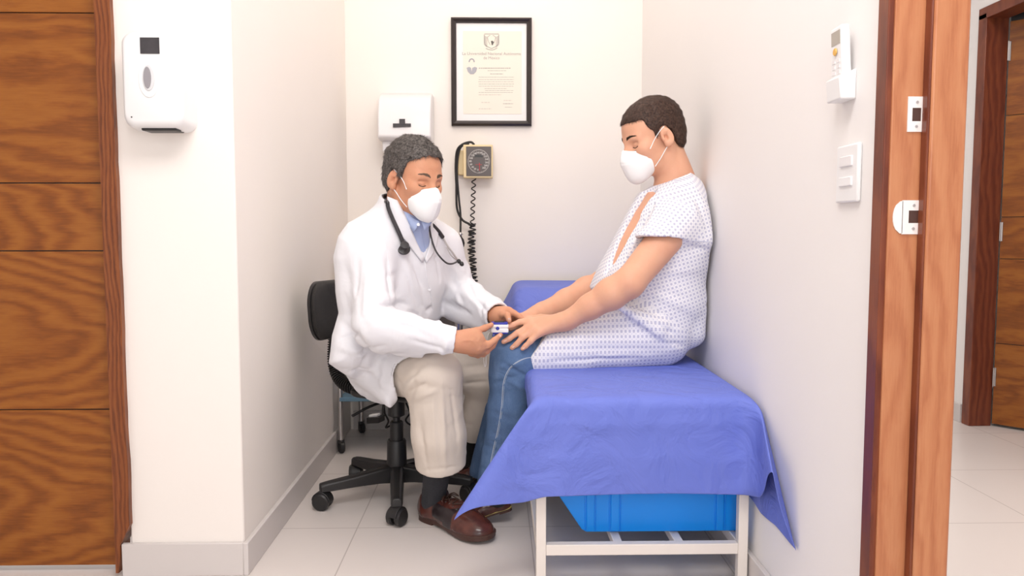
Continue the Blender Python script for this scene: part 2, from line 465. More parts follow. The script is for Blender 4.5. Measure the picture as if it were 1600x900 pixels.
# its frame, right post rough-edged veneer
o = MB()
n = 46; L_, R_ = [], []
random.seed(4)
for i in range(n+1):
    z = 0.012+(2.08-0.012)*i/n
    jag = (random.random()-0.5)*0.0022 if z < 1.5 else 0
    R_.append((-1.007+jag+(0.002 if z < 0.35 else 0), YF-0.018, z)); L_.append((-1.048, YF-0.018, z))
R_[0] = (-1.040, YF-0.018, 0.012); R_[1] = (-1.036, YF-0.018, 0.05); R_[2] = (-1.034, YF-0.018, 0.088); 
o.prism(L_[::-1]+R_, (0, 0.06, 0))
structure(o.build('trim_1', M['trim_wood']), 'reddish veneer door frame post with a ragged edge')
o = MB().box((-2.03, YF-0.018, 2.04), (-1.012, YF+0.040, 2.09)); o.box((-2.03, YF-0.018, 0), (-1.955, YF+0.040, 2.04))
structure(o.build('trim_2', M['trim_wood'], bevel=0.002))

# trim_3: wooden door jamb close to the camera
XJ = XR-0.006
j = thing('trim_3', (XJ+0.06, YJ, 0), None, None); structure(j)
MB().box((XJ, YJ, 0), (XJ+0.128, YJ+0.034, 2.08)).build('jamb_board', M['jamb_wood'], j, bevel=0.0015)
MB().box((XJ+0.056, YJ-0.022, 0), (XJ+0.118, YJ, 2.06)).build('door_stop', M['jamb_wood'], j, bevel=0.004)
MB().box((XJ+0.0515, YJ-0.019, 0), (XJ+0.0570, YJ+0.001, 2.06)).build('stop_shade_strip', M['frame_wood'], j, bevel=0.003)  # added dark strip: the shade on the stop's side, put into colour
MB().box((XJ-0.010, YJ+0.004, 0), (XJ+0.002, YJ+0.04, 2.09)).build('casing', M['frame_wood'], j, bevel=0.0015)  # darker veneer carries the shade of the casing's side face
MB().box((XJ, 0.43, 2.046), (XJ+0.128, YJ+0.034, 2.08)).build('jamb_head', M['jamb_wood'], j, bevel=0.0015)
MB().box((XJ, 0.40, 0), (XJ+0.128, 0.43, 2.08)).build('jamb_board', M['jamb_wood'], j, bevel=0.0015)
def strike(py0, py1, px0, px1, hole, lip, label):
    Y = YJ-0.0012
    a, b = P(px0, py1, Y), P(px1, py0, Y)
    x0, x1, z0, z1 = a[0], b[0], a[2], b[2]
    s = thing('strike_plate', ((x0+x1)/2, Y, z0), label, 'strike plate')
    mb = MB(); hx0, hx1 = x0+(x1-x0)*hole[0], x0+(x1-x0)*hole[1]; hz0, hz1 = z0+(z1-z0)*hole[2], z0+(z1-z0)*hole[3]
    for q in (((x0, z0), (x1, hz0)), ((x0, hz1), (x1, z1)), ((x0, hz0), (hx0, hz1)), ((hx1, hz0), (x1, hz1))):
        mb.box((q[0][0], Y-0.0012, q[0][1]), (q[1][0], Y+0.001, q[1][1]))
    if lip:
        zc, n = (z0+z1)/2, 8; pts = []
        hh = (z1-z0)/2
        for k in range(n+1):
            t = -1+2*k/n
            pts.append((x0-0.016*math.sqrt(max(0, 1-t*t*0.96)), Y-0.0012, zc+hh*0.95*t))
        mb.prism(pts+[(x0+0.001, Y-0.0012, zc+hh*0.95), (x0+0.001, Y-0.0012, zc-hh*0.95)], (0, 0.002, 0))
    mb.build('plate', M['strike'], s)
    MB().box((hx0, Y-0.0005, hz0), (hx1, Y+0.0008, hz1)).build('latch_hole', M['sole'], s)
    for zz in (z0+(hz0-z0)*0.5, hz1+(z1-hz1)*0.5):
        MB().lathe([(0.0028, 0), (0.0024, 0.0012)], ((hx0+hx1)/2, Y-0.0012, zz), (0, -1, 0), 12).build('screw', M['chrome'], s)
strike(151, 206, 1417, 1445, (0.27, 0.80, 0.30, 0.68), False, 'small white strike plate, upper one on the wooden door jamb')
strike(313, 366, 1408, 1441, (0.33, 0.82, 0.33, 0.70), True, 'white strike plate with rounded lip, lower on the wooden door jamb')

# the next room on the right
XW = 2.325
structure(MB().box((XR+0.115, 4.55, 0), (XW+1.8, 4.67, H)).build('wall_next_room_back', M['wall_white']))
o = MB().box((XW, 3.70, 0), (XW+0.10, 4.55, H)); o.box((XW, 2.80, 2.0), (XW+0.10, 3.70, H)); o.box((XW, -2.6, 0), (XW+0.10, 2.80, H))
structure(o.build('wall_next_room', M['wall_white']))
structure(MB().box((XW+1.7, -2.6, 0), (XW+1.8, 4.55, H)).build('wall_far_right', M['wall_white']))
structure(MB().box((XW-0.012, 3.73, 0), (XW, 4.55, BH)).build('baseboard_next_room', M['base'], bevel=0.002))
t2 = thing('trim_4', (XW+0.03, 3.69, 0), None, None); structure(t2)
MB().box((XW-0.012, 3.655, 0), (XW+0.098, 3.716, 1.98)).build('door_post', M['frame_wood'], t2, bevel=0.003)
MB().box((XW-0.012, 2.80, 1.955), (XW+0.098, 3.716, 2.01)).build('door_head', M['frame_wood'], t2, bevel=0.003)
MB().box((XW-0.012, 2.80, 0), (XW+0.098, 2.865, 1.955)).build('door_post', M['frame_wood'], t2, bevel=0.003)
ang = math.radians(42)
d2 = thing('door_2', (2.425, 3.652, 0), None, None, rz=ang); structure(d2)
# local: leaf runs along -Y of the door, thickness +X
sm2 = [0.012, 0.41, 0.82, 1.02, 1.50, 1.94]
for i in range(5):
    mt = wood('far_door_veneer_%s' % 'abcde'[i], (0.2, 0.66, 0.96, 1.3, 1.8)[i], 10, 1.2, WD, WM, WL, axis='YZ')
for i in range(5):
    MB().box((0.0, -0.82, sm2[i]+0.0015), (0.04, 0.0, sm2[i+1]-0.0015)).build('door_panel', bpy.data.materials['far_door_veneer_%s' % 'abcde'[i]], d2, bevel=0.0012, world=False)
MB().box((0.004, -0.815, 0.012), (0.036, -0.002, 1.98)).build('door_core', M['black'], d2, world=False)
for z in (1.80, 0.95, 0.245):
    hb = MB().box((-0.02, -0.004, z-0.045), (0.004, -0.001, z+0.045)); hb.lathe([(0.006, -0.045), (0.006, 0.045)], (0.0, -0.004, z), (0, 0, 1), 10)
    hb.build('hinge', M['chrome'], d2, world=False, smooth=True)

# ------------------------------------------------------------------ things on the walls
# soap dispenser on the pillar
s = thing('soap_dispenser', P(250, 205, YF), 'white automatic soap dispenser with grey oval window on the left pillar', 'soap dispenser')
def rr(cx, cz, hx, hz, r, n=6):
    out = []
    for (sx, sz, a0) in ((1, 1, 0), (-1, 1, 90), (-1, -1, 180), (1, -1, 270)):
        for k in range(n+1):
            a = math.radians(a0+90*k/n); out.append((cx+sx*(hx-r)+r*math.cos(a), cz+sz*(hz-r)+r*math.sin(a)))
    return out
Yd = YF-0.095                       # front of the dispenser
a, b = P(191, 200, Yd), P(282, 47, Yd)
cx, cz, hx, hz = (a[0]+b[0])/2, (a[2]+b[2])/2, (b[0]-a[0])/2, (b[2]-a[2])/2
rings = []
for (yy, sc, dz) in ((YF, 1.0, 0), (YF-0.045, 1.02, 0), (YF-0.05, 0.995, 0), (YF-0.078, 0.99, 0.0), (YF-0.09, 0.95, 0.0), (YF-0.096, 0.85, 0)):
    rings.append([(x, yy, z+dz) for x, z in rr(cx, cz, hx*sc, hz*sc, 0.028)])
mb = MB(); m_ = len(rings[0]); vv = [p for r_ in rings for p in r_]
ff = [(i*m_+k, i*m_+(k+1) % m_, (i+1)*m_+(k+1) % m_, (i+1)*m_+k) for i in range(len(rings)-1) for k in range(m_)]
ff += [tuple(range(m_)), tuple((len(rings)-1)*m_+k for k in range(m_))]
mb._add(vv, ff).build('housing', M['white_plastic'], s, smooth=True, angle=50)
def ell_disc(c, rx, rz, y0, y1, n=28):
    return [(c[0]+rx*math.cos(2*math.pi*k/n), y0, c[2]+rz*math.sin(2*math.pi*k/n)) for k in range(n)], (0, y1-y0, 0)
c = P(233, 122, Yd)
pp, e = ell_disc((c[0], 0, c[2]-0.003), 0.026, 0.046, Yd-0.001, Yd-0.003); MB().prism(pp, e).build('window_surround', M['white_plastic'], s, bevel=0.001)
pp, e = ell_disc(c, 0.0155, 0.032, Yd-0.003, Yd-0.0055); wr = MB().prism(pp, e).build('window_rim', M['clear_rim'], s, bevel=0.0008)
pp, e = ell_disc(c-arr((0.002, 0, 0)), 0.0095, 0.027, Yd-0.005, Yd-0.0075); MB().prism(pp, e).build('level_window', M['grey_window'], s, bevel=0.0006)
a, b = P(220, 84, Yd), P(249, 59, Yd)
MB().box((a[0], Yd-0.003, a[2]), (b[0], Yd-0.0005, b[2])).build('dark_label', M['dark_tape'], s)
MB().lathe([(0.0022, 0), (0.0018, 0.002)], P(206, 183, Yd), (0, -1, 0), 10).build('sensor_dot', M['black'], s)
a, b = P(226, 203, YF-0.06), P(280, 196, YF-0.06)
MB().box((a[0], YF-0.08, a[2]-0.004), (b[0], YF-0.025, b[2]+0.004)).build('nozzle', M['black'], s, bevel=0.003)

# paper towel dispenser on the back wall
s = thing('towel_dispenser', P(632, 235, YB), 'white paper towel dispenser with dark T-shaped tape behind the seated doctor', 'towel dispenser')
Yt = YB-0.20
x0, x1 = P(590, 200, Yt)[0], P(673, 200, Yt)[0]
z1, zt, zb = P(0, 143, Yt)[2], P(0, 215, Yt)[2], P(0, 238, Yt)[2]
prof = [(YB, z1+0.02), (YB-0.10, z1+0.018), (YB-0.17, z1-0.02), (YB-0.198, z1-0.08), (YB-0.205, zt+0.01), (YB-0.195, zt), (YB-0.15, zt-0.006), (YB, zt-0.006)]
MB().prism([(x0, y, z) for y, z in prof], (x1-x0, 0, 0)).build('cover', M['towel_plastic'], s, bevel=0.012, seg=3)
MB().box((x0+0.012, YB-0.15, zb+0.01), (x1-0.012, YB, zt-0.004)).build('lower_tray', M['towel_plastic'], s, bevel=0.006)
MB().box((x0+0.03, YB-0.13, zb-0.008), (x1-0.05, YB-0.02, zb+0.012)).build('outlet', M['white_plastic'], s, bevel=0.003)
Yq = YB-0.207
a, b = P(614, 199, Yq), P(642, 193, Yq); q = P(624, 193, Yq); r_ = P(633, 186, Yq)
mb = MB().prism([(a[0], Yq-0.002, a[2]), (b[0], Yq-0.002, a[2]+0.003), (b[0], Yq-0.002, b[2]), (a[0], Yq-0.002, b[2])], (0, 0.004, 0))
mb.build('tape', M['dark_tape'], s)
MB().box((q[0], Yq-0.004, q[2]-0.004), (r_[0], Yq-0.0005, r_[2])).build('tape', M['dark_tape'], s)

# framed diploma
Yp = YB-0.028
s = thing('framed_diploma', P(768, 196, YB), 'black framed diploma with crest and small oval portrait on the back wall', 'framed diploma')
A_, B_ = P(704, 196, Yp), P(831, 27, Yp)
fx0, fx1, fz0, fz1 = A_[0]+0.004, B_[0], A_[2], B_[2]; fw = 0.024
mb = MB()
def ring(mb, x0, x1, z0, z1, w_, y0, y1):
    mb.prism([(x0, y1, z0), (x1, y1, z0), (x1-w_, y0, z0+w_), (x0+w_, y0, z0+w_)], (0, 0.012, 0)) if False else None
    o_ = [(x0, z0), (x1, z0), (x1, z1), (x0, z1)]; i_ = [(x0+w_, z0+w_), (x1-w_, z0+w_), (x1-w_, z1-w_), (x0+w_, z1-w_)]
    m1 = [(x0+w_*.35, z0+w_*.35), (x1-w_*.35, z0+w_*.35), (x1-w_*.35, z1-w_*.35), (x0+w_*.35, z1-w_*.35)]
    m2 = [(x0+w_*.7, z0+w_*.7), (x1-w_*.7, z0+w_*.7), (x1-w_*.7, z1-w_*.7), (x0+w_*.7, z1-w_*.7)]
    v = [(x, YB-0.001, z) for x, z in o_]+[(x, y0+0.006, z) for x, z in o_]+[(x, y0, z) for x, z in m1]+[(x, y0+0.007, z) for x, z in m2]+[(x, y0+0.010, z) for x, z in i_]+[(x, YB-0.001, z) for x, z in i_]
    f = []
    for a in range(5):
        for k in range(4): f.append((a*4+k, a*4+(k+1) % 4, a*4+4+(k+1) % 4, a*4+4+k))
    for k in range(4): f.append((20+k, 20+(k+1) % 4, (k+1) % 4, k))
    mb._add(v, f)
ring(mb, fx0, fx1, fz0, fz1, fw, Yp, YB); mb.build('frame', M['frame'], s)
MB().box((fx0+fw*.9, YB-0.012, fz0+fw*.9), (fx1-fw*.9, YB-0.004, fz1-fw*.9)).build('mat_board', M['mat_board'], s)
Ya = YB-0.0135
def D(px, py): return P(px, py, Ya)
a, b = D(724, 178), D(815, 49)
sheet_p = MB().box((a[0], Ya, a[2]), (b[0], YB-0.012, b[2])).build('diploma_sheet', M['paper'], s)
def text(body, px, py, size, mat, parent, align='CENTER', Y=None, name='lettering', rot=None):
    cu = bpy.data.curves.new(name, 'FONT'); cu.body = body; cu.size = size; cu.align_x = align; cu.extrude = 0.0002
    ob = bpy.data.objects.new(name+'_source', cu); COL.objects.link(ob)
    dg = bpy.context.evaluated_depsgraph_get(); me = bpy.data.meshes.new_from_object(ob.evaluated_get(dg)); me.name = name
    COL.objects.unlink(ob); bpy.data.objects.remove(ob)
    me.transform(Matrix.Rotation(math.radians(90), 4, 'X'))
    loc = P(px, py, Y if Y else Ya-0.0004); me.transform(Matrix.Translation(Vector(loc)))
    me.materials.clear()
    return link(name, me, mat, parent)
text('La Universidad Nacional Aut\u00f3noma', 768, 86, 0.019, M['ink'], sheet_p)
text('de M\u00e9xico', 768, 92.5, 0.018, M['ink'], sheet_p)
random.seed(8)
def line(px0, px1, py, hgt=0.7, dash=True):
    x = px0; mb = MB()
    while x < px1:
        wd = random.uniform(1.5, 5.0) if dash else px1-px0
        e_ = min(px1, x+wd); p0, p1 = D(x, py+hgt/2), D(e_, py-hgt/2)
        mb.box((p0[0], Ya-0.0005, p0[2]), (p1[0], Ya+0.0002, p1[2])); x = e_+random.uniform(0.5, 1.0)
    mb.build('text_line', M['ink'], sheet_p)
line(748, 798, 106.5, 1.2); line(762, 791, 110.5, 0.6); line(766, 786, 115.5, 1.0)
for y_ in (120.5, 124.3, 127.8, 131.3, 134.8): line(747+random.uniform(0, 2), 803, y_, 0.55)
line(757, 792, 138.5, .5); line(758, 802, 141.5, .5); line(748, 801, 144.5, .55); line(748, 783, 148.0, .5)
line(752, 765, 160, .5); line(748, 768, 170, .5); line(787, 800, 157, .5); line(786, 802, 162, .9); line(789, 800, 167.5, .5)
mb = MB()
# crest: shield outline, two wing-like side figures, dark map blot, ribbon
sh = [(757, 53), (779, 53), (779.5, 66), (776, 72), (768, 76), (760, 72), (756.5, 66)]
mb.tube([D(*q) for q in sh], 0.0016, 6, closed=True)
for sx in (-1, 1):
    for k in range(7):
        mb.tube(spline([D(768+sx*12, 55+k*2.2), D(768+sx*9, 58+k*2.3), D(768+sx*6.5, 58+k*2.6)], 4), 0.0014, 6)
for sx in (-1, 1): mb.tube(spline([D(768+sx*2, 55), D(768+sx*6, 58), D(768+sx*5, 64), D(768+sx*2, 70)], 4), 0.0012, 6)
mb.tube(spline([D(759, 75.5), D(764, 77.5), D(770, 78), D(777, 75)], 4), 0.0015, 6)
mb.build('crest', M['ink'], sheet_p)
pp = [D(*q) for q in ((767.0, 64.5), (769, 63.5), (772, 66), (770.5, 67.5), (769.4, 71), (768.2, 70), (767.6, 67))]
MB().prism([(p[0], Ya-0.0012, p[2]) for p in pp], (0, 0.0012, 0)).build('crest_map', M['ink_dark'], sheet_p)
mb = MB()
pp = [D(*q) for q in ((729, 106), (733, 104.5), (736, 106), (737, 112), (738, 106), (742, 104.5), (745.5, 106), (744, 112), (740, 116), (735, 116), (731, 112))]
mb.prism([(p[0], Ya-0.0012, p[2]) for p in pp], (0, 0.0012, 0))
mb.tube(spline([D(733, 97), D(734, 93.5), D(737, 92), D(740, 93.5), D(741, 97)], 4), 0.0028, 6)
mb.build('portrait', M['portrait'], sheet_p)

# aneroid gauge on the back wall
Yg = YB-0.095
s = thing('blood_pressure_gauge', P(745, 278, YB), 'cream wall-mounted blood pressure gauge with square black dial and coiled cable', 'blood pressure gauge')
a, b = P(724, 278, Yg), P(770, 226, Yg)
MB().box((a[0], Yg, a[2]), (b[0], YB-0.035, b[2])).build('case', M['cream'], s, bevel=0.004)
a, b = P(716, 274, YB-0.01), P(748, 236, YB-0.01)
MB().box((a[0], YB-0.04, a[2]), (b[0], YB, b[2])).build('wall_bracket', M['cream'], s, bevel=0.004)
Yh = Yg-0.004
a, b = P(728.5, 275, Yh), P(767.5, 229, Yh)
dial = MB().box((a[0], Yh, a[2]), (b[0], Yg+0.002, b[2])).build('dial', M['dial'], s, bevel=0.001)
cx, cz = (a[0]+b[0])/2, (a[2]+b[2])/2; R = (b[0]-a[0])/2*0.86; Yi = Yh-0.0012
mb = MB()
mb.tube([(cx+R*math.cos(t*math.pi/24), Yi, cz+R*1.08*math.sin(t*math.pi/24)) for t in range(48)], 0.0009, 5, closed=True)
for k in range(61):
    t = math.radians(-80+k*340/60+0)+math.radians(-10); r0, r1 = (R*.9, R*1.0)
    mb.tube([(cx+r0*math.cos(t), Yi, cz+r0*1.08*math.sin(t)), (cx+r1*math.cos(t), Yi, cz+r1*1.08*math.sin(t))], 0.0006, 4)
mb.build('scale_ticks', M['dial_mark'], dial)
for k in range(16):
    t = math.radians(-75+k*22+10-5); v_ = k*20
    p = (cx+R*0.76*math.cos(math.radians(-90-k*22.5*0.93-6)), cz+R*0.8*math.sin(math.radians(-90-k*22.5*0.93-6)))
    cu = bpy.data.curves.new('numeral', 'FONT'); cu.body = str(v_ if k else 0); cu.size = 0.0115; cu.align_x = 'CENTER'; cu.align_y = 'CENTER'; cu.extrude = 0.0002; cu.offset = 0.0002
    ob = bpy.data.objects.new('n', cu); COL.objects.link(ob)
    me = bpy.data.meshes.new_from_object(ob.evaluated_get(bpy.context.evaluated_depsgraph_get())); COL.objects.unlink(ob); bpy.data.objects.remove(ob)
    me.name = 'numeral'; me.transform(Matrix.Translation(Vector((p[0], Yi, p[1]))) @ Matrix.Rotation(math.radians(90), 4, 'X')); me.materials.clear()
    link('numeral', me, M['dial_mark'], dial)
MB().box((cx-R*.38, Yi, cz+R*.38), (cx+R*.38, Yh+.001, cz+R*.58)).build('name_plate', M['black'], dial)
mb = MB().tube([(cx+0.003, Yi-.001, cz-R*.15), (cx+0.004, Yi-.001, cz-R*.85)], 0.0014, 6); mb.box((cx-R*.3, Yi-.0006, cz-R*.33), (cx+R*.3, Yi, cz-R*.30))
mb.build('red_pointer', M['red'], dial)
# hoses
Yo = YB-0.06
def G(px, py, y=Yo): return P(px, py, y)
mb = MB().tube(spline([G(741, 226, Yg+.03), G(735, 222), G(722, 226), G(714, 236), G(712, 260), G(713, 290), G(714, 325), G(722, 343), G(733, 350), G(738, 355)], 8), 0.0052, 8)
mb.build('hose', M['black_rubber'], s, smooth=True)
mb = MB().tube(spline([G(733, 224, Yg+.03), G(722, 228), G(716.5, 240), G(714, 268), G(717, 310), G(719.5, 335), G(719.5, 366)], 8), 0.0048, 8)
mb.build('hose', M['black_rubber'], s, smooth=True)
pb = G(719.3, 379)
MB().lathe([(0.003, 0.034), (0.007, 0.028), (0.0165, 0.014), (0.0205, -0.002), (0.018, -0.018), (0.009, -0.031), (0.003, -0.034)], pb, (0, 0, 1), 20).build('inflation_bulb', M['black_rubber'], s, smooth=True, angle=80)
mb = MB().lathe([(0.007, 0.032), (0.009, 0.036), (0.009, 0.042), (0.005, 0.048)], pb, (0, 0, 1), 14); mb.tube([pb+arr((-.014, 0, .043)), pb+arr((.014, 0, .043))], .003, 8)
mb.build('valve', M['chrome'], s, smooth=True)
pts = []
zA, zB_ = G(741, 279)[2], G(736.5, 352)[2]
for i in range(140):
    t = i/139; x = G(740.5-3.0*t, 300)[0]; pts.append((x+0.009*math.cos(t*7*2*math.pi), Yo+0.009*math.sin(t*7*2*math.pi), zA+(zB_-zA)*t))
MB().tube(pts, 0.0030, 6).build('coiled_cable', M['black_rubber'], s, smooth=True)
pts = []
zA, zB_ = G(738, 350)[2], G(738, 520)[2]
for i in range(700):
    t = i/699; x = G(738-1.5*math.sin(t*9), 300)[0]; rr_ = 0.014+0.004*math.sin(i*0.21)
    pts.append((x+rr_*math.cos(t*42*2*math.pi)*1.0, Yo+rr_*math.sin(t*42*2*math.pi), zA+(zB_-zA)*t+0.004*math.sin(i*.11)))
MB().tube(pts, 0.0034, 6).build('coiled_cable', M['black_rubber'], s, smooth=True)

# remote control in its holder, right wall
def RW(px, py, off=0.0): return PX(px, py, XR-off)
s = thing('remote_control', RW(1330, 155), 'white air conditioner remote in wall holder above the light switches', 'remote control')
c = RW(1330, 100); zt, zb = RW(1326, 44)[2], RW(1326, 152)[2]
yc = RW(1328, 100)[1]; hw = 0.026
fr = [(zt, 0.030), (zb+0.01, 0.016), (zb, 0.014)]
mb = MB().prism([(XR-0.030, yc-hw, zt), (XR-0.013, yc-hw, zt), (XR-0.004, yc-hw, zb), (XR-0.024, yc-hw, zb)], (0, 2*hw, 0))
mb.build('handset', M['white_plastic'], s, bevel=0.005)
th = math.atan2(0.006, zt-zb)
def onface(y0, y1, za, zb2, thick, lift=0.0):
    f = lambda z: XR-0.024-0.006*(z-zb)/(zt-zb)-lift
    return MB().prism([(f(za)-thick, y0, za), (f(za)+0.002, y0, za), (f(zb2)+0.002, y0, zb2), (f(zb2)-thick, y0, zb2)], (0, y1-y0, 0))
hz_ = zt-zb
onface(yc-hw*.72, yc+hw*.72, zt-hz_*.26, zt-hz_*.07, 0.0008).build('display', plain('remote_lcd', (0.42, 0.38, 0.33, 1), 0.3), s)
MB().lathe([(0.0075, 0), (0.0065, 0.002)], (XR-0.0295, yc, zt-hz_*.36), (-1, 0, 0), 18).build('power_button', plain('orange_button', (0.75, 0.42, 0.08, 1), 0.4), s, smooth=True)
for k in range(6):
    onface(yc-hw*.6+(k % 2)*hw*.75, yc-hw*.15+(k % 2)*hw*.75, zt-hz_*(.52+.08*(k//2)), zt-hz_*(.475+.08*(k//2)), 0.001).build('key', M['towel_plastic'], s)
MB().prism([(XR-0.034, yc-hw-.005, zb+.035), (XR, yc-hw-.005, zb+.05), (XR, yc-hw-.005, zb-.008), (XR-0.03, yc-hw-.005, zb-.008)], (0, 2*hw+.01, 0)).build('wall_holder', M['white_plastic'], s, bevel=0.003)
# light switch plate
s = thing('light_switch', RW(1331, 316), 'white two-rocker light switch plate on the wall below the remote', 'light switch')
y0, y1 = RW(1347, 275)[1], RW(1313, 275)[1]; z0, z1 = RW(1331, 316)[2], RW(1331, 226)[2]
MB().box((XR-0.009, y0, z0), (XR, y1, z1)).build('plate', M['white_plastic'], s, bevel=0.0035)
hy = (y1-y0)
for k, (za, zb2) in enumerate(((.62, .80), (.28, .44))):
    MB().box((XR-0.0125, y0+hy*.22, z0+(z1-z0)*za), (XR-0.006, y1-hy*.22, z0+(z1-z0)*zb2)).build('rocker', M['towel_plastic'] if k == 0 else M['white_plastic'], s, bevel=0.0015)

# ------------------------------------------------------------------ examination bed
BX0, BX1, BY0, BY1, BZ = 0.105, 0.668, 1.97, 3.60, 0.52
LW = 0.026
s = thing('examination_bed', ((BX0+BX1)/2, (BY0+BY1)/2, 0), 'cream enamelled metal examination bed under a blue sheet', 'examination bed')
for (x, y) in ((BX0, BY0), (BX1-LW, BY0), (BX0, BY1-LW), (BX1-LW, BY1-LW), (BX0, 2.78), (BX1-LW, 2.78)):
    MB().box((x, y, 0), (x+LW, y+LW, 0.44)).build('leg', M['enamel'], s, bevel=0.002)
mb = MB()
for (x0_, x1_, y0_, y1_) in ((BX0+LW, BX1-LW, BY0, BY0+LW), (BX0+LW, BX1-LW, BY1-LW, BY1), (BX0, BX0+LW, BY0+LW, BY1-LW), (BX1-LW, BX1, BY0+LW, BY1-LW)):
    mb.box((x0_, y0_, 0.412), (x1_, y1_, 0.44))
mb.build('bed_frame', M['enamel'], s, bevel=0.002)
RZ = 0.124
MB().box((BX0+LW, BY0+0.001, RZ-0.029), (BX1-LW, BY0+LW, RZ)).build('cross_bar', M['enamel'], s, bevel=0.002)
MB().box((BX0+LW, BY1-LW, RZ-0.029), (BX1-LW, BY1-0.001, RZ)).build('cross_bar', M['enamel'], s, bevel=0.002)
for x in (BX0+0.001, BX1-LW+0.001):
    MB().box((x, BY0+LW, RZ-0.029), (x+LW-0.002, BY1-LW, RZ)).build('side_rail', M['enamel'], s, bevel=0.002)
for x in (P(966, 845, 1.99)[0]-0.012, P(1062, 845, 1.99)[0]-0.012):
    MB().box((x, BY0+LW-0.002, RZ-0.026), (x+0.024, BY1-LW, RZ-0.002)).build('rack_bar', M['enamel'], s, bevel=0.002)
MB().box((BX0-0.006, BY0-0.012, 0.44), (BX1+0.004, BY1+0.01, BZ-0.004)).build('mattress', M['grey_panel'], s, bevel=0.025, seg=4)
w_ = MB().prism([(BX0+0.0, 2.93, BZ-0.01), (BX0+0.0, BY1, BZ-0.01), (BX0+0.0, BY1, 0.715), (BX0+0.0, 3.28, 0.705), (BX0+0.0, 3.16, 0.66)], (BX1-BX0-0.01, 0, 0))
w_.build('raised_headrest', M['grey_panel'], s, bevel=0.03, seg=4)

# blue non-woven sheet draped over it, with two flaring corners
def build_sheet():
    X0, X1, Y0 = BX0-0.012, BX1+0.010, BY0-0.022
    Z = BZ+0.004; R = 0.026
    b = 0.272                                    # drop at the front
    aR = 0.30
    def aL(y): return max(0.075, 0.25-(y-Y0)*0.55) if y < 2.9 else min(0.22, 0.075+(y-2.9)*0.5)
    nu_m, nv_m = 34, 90
    def hump(x, y):
        t = min(1, max(0, (y-2.92)/0.30)); t = t*t*(3-2*t)
        return 0.196*t
    rnd = random.Random(3)
    ph = [(rnd.uniform(0, 6.28), rnd.uniform(4, 20), rnd.uniform(4, 20)) for _ in range(7)]
    def wr(x, y): return sum(math.sin(p+a*x+c*y) for p, a, c in ph)/7.0
    def edge(q, R=R):
        """overhang q past the edge line -> (outward, down) with a rounded shoulder"""
        L = R*math.pi/2
        if q < L: a = q/R; return R*math.sin(a)-R+0.0, R*(1-math.cos(a))
        return 0.0, R+(q-L)
    def pos(s_, t_, side, y, x):
        """s_: overhang past the side (side=-1 left, 1 right), t_: overhang past the front"""
        cx = X0 if side < 0 else X1
        if s_ <= 0 and t_ <= 0: return arr((x, y, Z+hump(x, y)+0.0022*wr(x, y)))
        if s_ <= 0:
            o_, dn = edge(t_)
            fl = 0.010*(t_/b)**2*math.sin(9*x+1)
            # horizontal crease line across the front where the sheet had been folded
            cr = 0.0060*math.exp(-((dn-0.070)/0.010)**2)+0.003*math.exp(-((dn-0.16)/0.01)**2)+0.003*math.exp(-((x-0.40)/0.012)**2)
            return arr((x, Y0-o_-0.004-cr-fl, Z-dn))
        if t_ <= 0:
            hz = hump(x, y); o_, dn = edge(s_)
            fl = 0.10*(s_/0.2)**1.2*min(1, max(0, (y-2.9)/0.25)) if side < 0 else 0.0
            fl += 0.006*math.sin(11*y)*(s_/0.2) if side < 0 else 0
            return arr((cx+side*(o_+fl+0.002), y, Z+hz-dn))
        r = math.hypot(s_, t_); ps = math.atan2(s_, t_)/(math.pi/2)
        al = math.radians(34)*math.sin(math.pi*ps)**0.9 if side < 0 else math.radians(float(np.interp(ps, [0, .12, .28, .53, .8, 1], [0, 30, 50, 41, 22, 0])))
        bt = (0.16 if side < 0 else 0.24)*math.cos(math.pi*ps)*math.sin(math.pi*ps)
        if side < 0: dr, pp = arr((-0.985, -0.17, 0)), arr((0.17, -0.985, 0))
        else: dr, pp = arr((-0.03, -1.0, 0)), arr((-1.0, 0.03, 0))
        # shoulder rounding near the corner
        k = min(1, r/0.05)
        dnf = 1.0 if side < 0 else 1-0.36*math.exp(-((ps-0.26)/0.17)**2)
        base = arr((cx, Y0-0.004, Z))
        off = dr*(r*math.sin(al))+pp*(r*bt)
        return base+off-arr((0, 0, r*math.cos(al)*dnf))
    us = [('L', q) for q in np.linspace(1, 0, 22, endpoint=False)]+[('M', q) for q in np.linspace(0, 1, nu_m)]+[('R', q) for q in np.linspace(0, 1, 23)[1:]]
    vs = [('F', q) for q in np.linspace(1, 0, 24, endpoint=False)]+[('M', q) for q in np.linspace(0, 1, nv_m)]
    rows = []
    for kv, qv in vs:
        y = Y0 if kv == 'F' else Y0+(BY1+0.02-Y0)*qv
        # inset so that the rounded shoulder starts inside the mattress outline
        t_ = b*qv if kv == 'F' else 0.0
        row = []
        for ku, qu in us:
            if ku == 'L': s_, side, x = aL(y)*qu, -1, X0+R
            elif ku == 'R': s_, side, x = aR*qu, 1, X1-R
            else: s_, side, x = 0.0, 1, X0+R+(X1-X0-2*R)*qu
            if kv == 'M': yy = Y0+R+(BY1+0.02-Y0-R)*qv
            else: yy = Y0+R
            p = pos(s_, t_, side, yy, x)
            if side > 0: p[0] = min(p[0], XR-0.004)
            if s_ > 0 and t_ > 0:
                pass
            row.append(p)
        rows.append(row)
    # pull the corner cones onto the rounded shoulders: smooth the whole sheet a little
    G = np.array(rows)
    for it in range(3):
        H_ = G.copy()
        H_[1:-1, 1:-1] = 0.5*G[1:-1, 1:-1]+0.125*(G[:-2, 1:-1]+G[2:, 1:-1]+G[1:-1, :-2]+G[1:-1, 2:])
        G = H_
    return MB().grid([list(r_) for r_ in G])
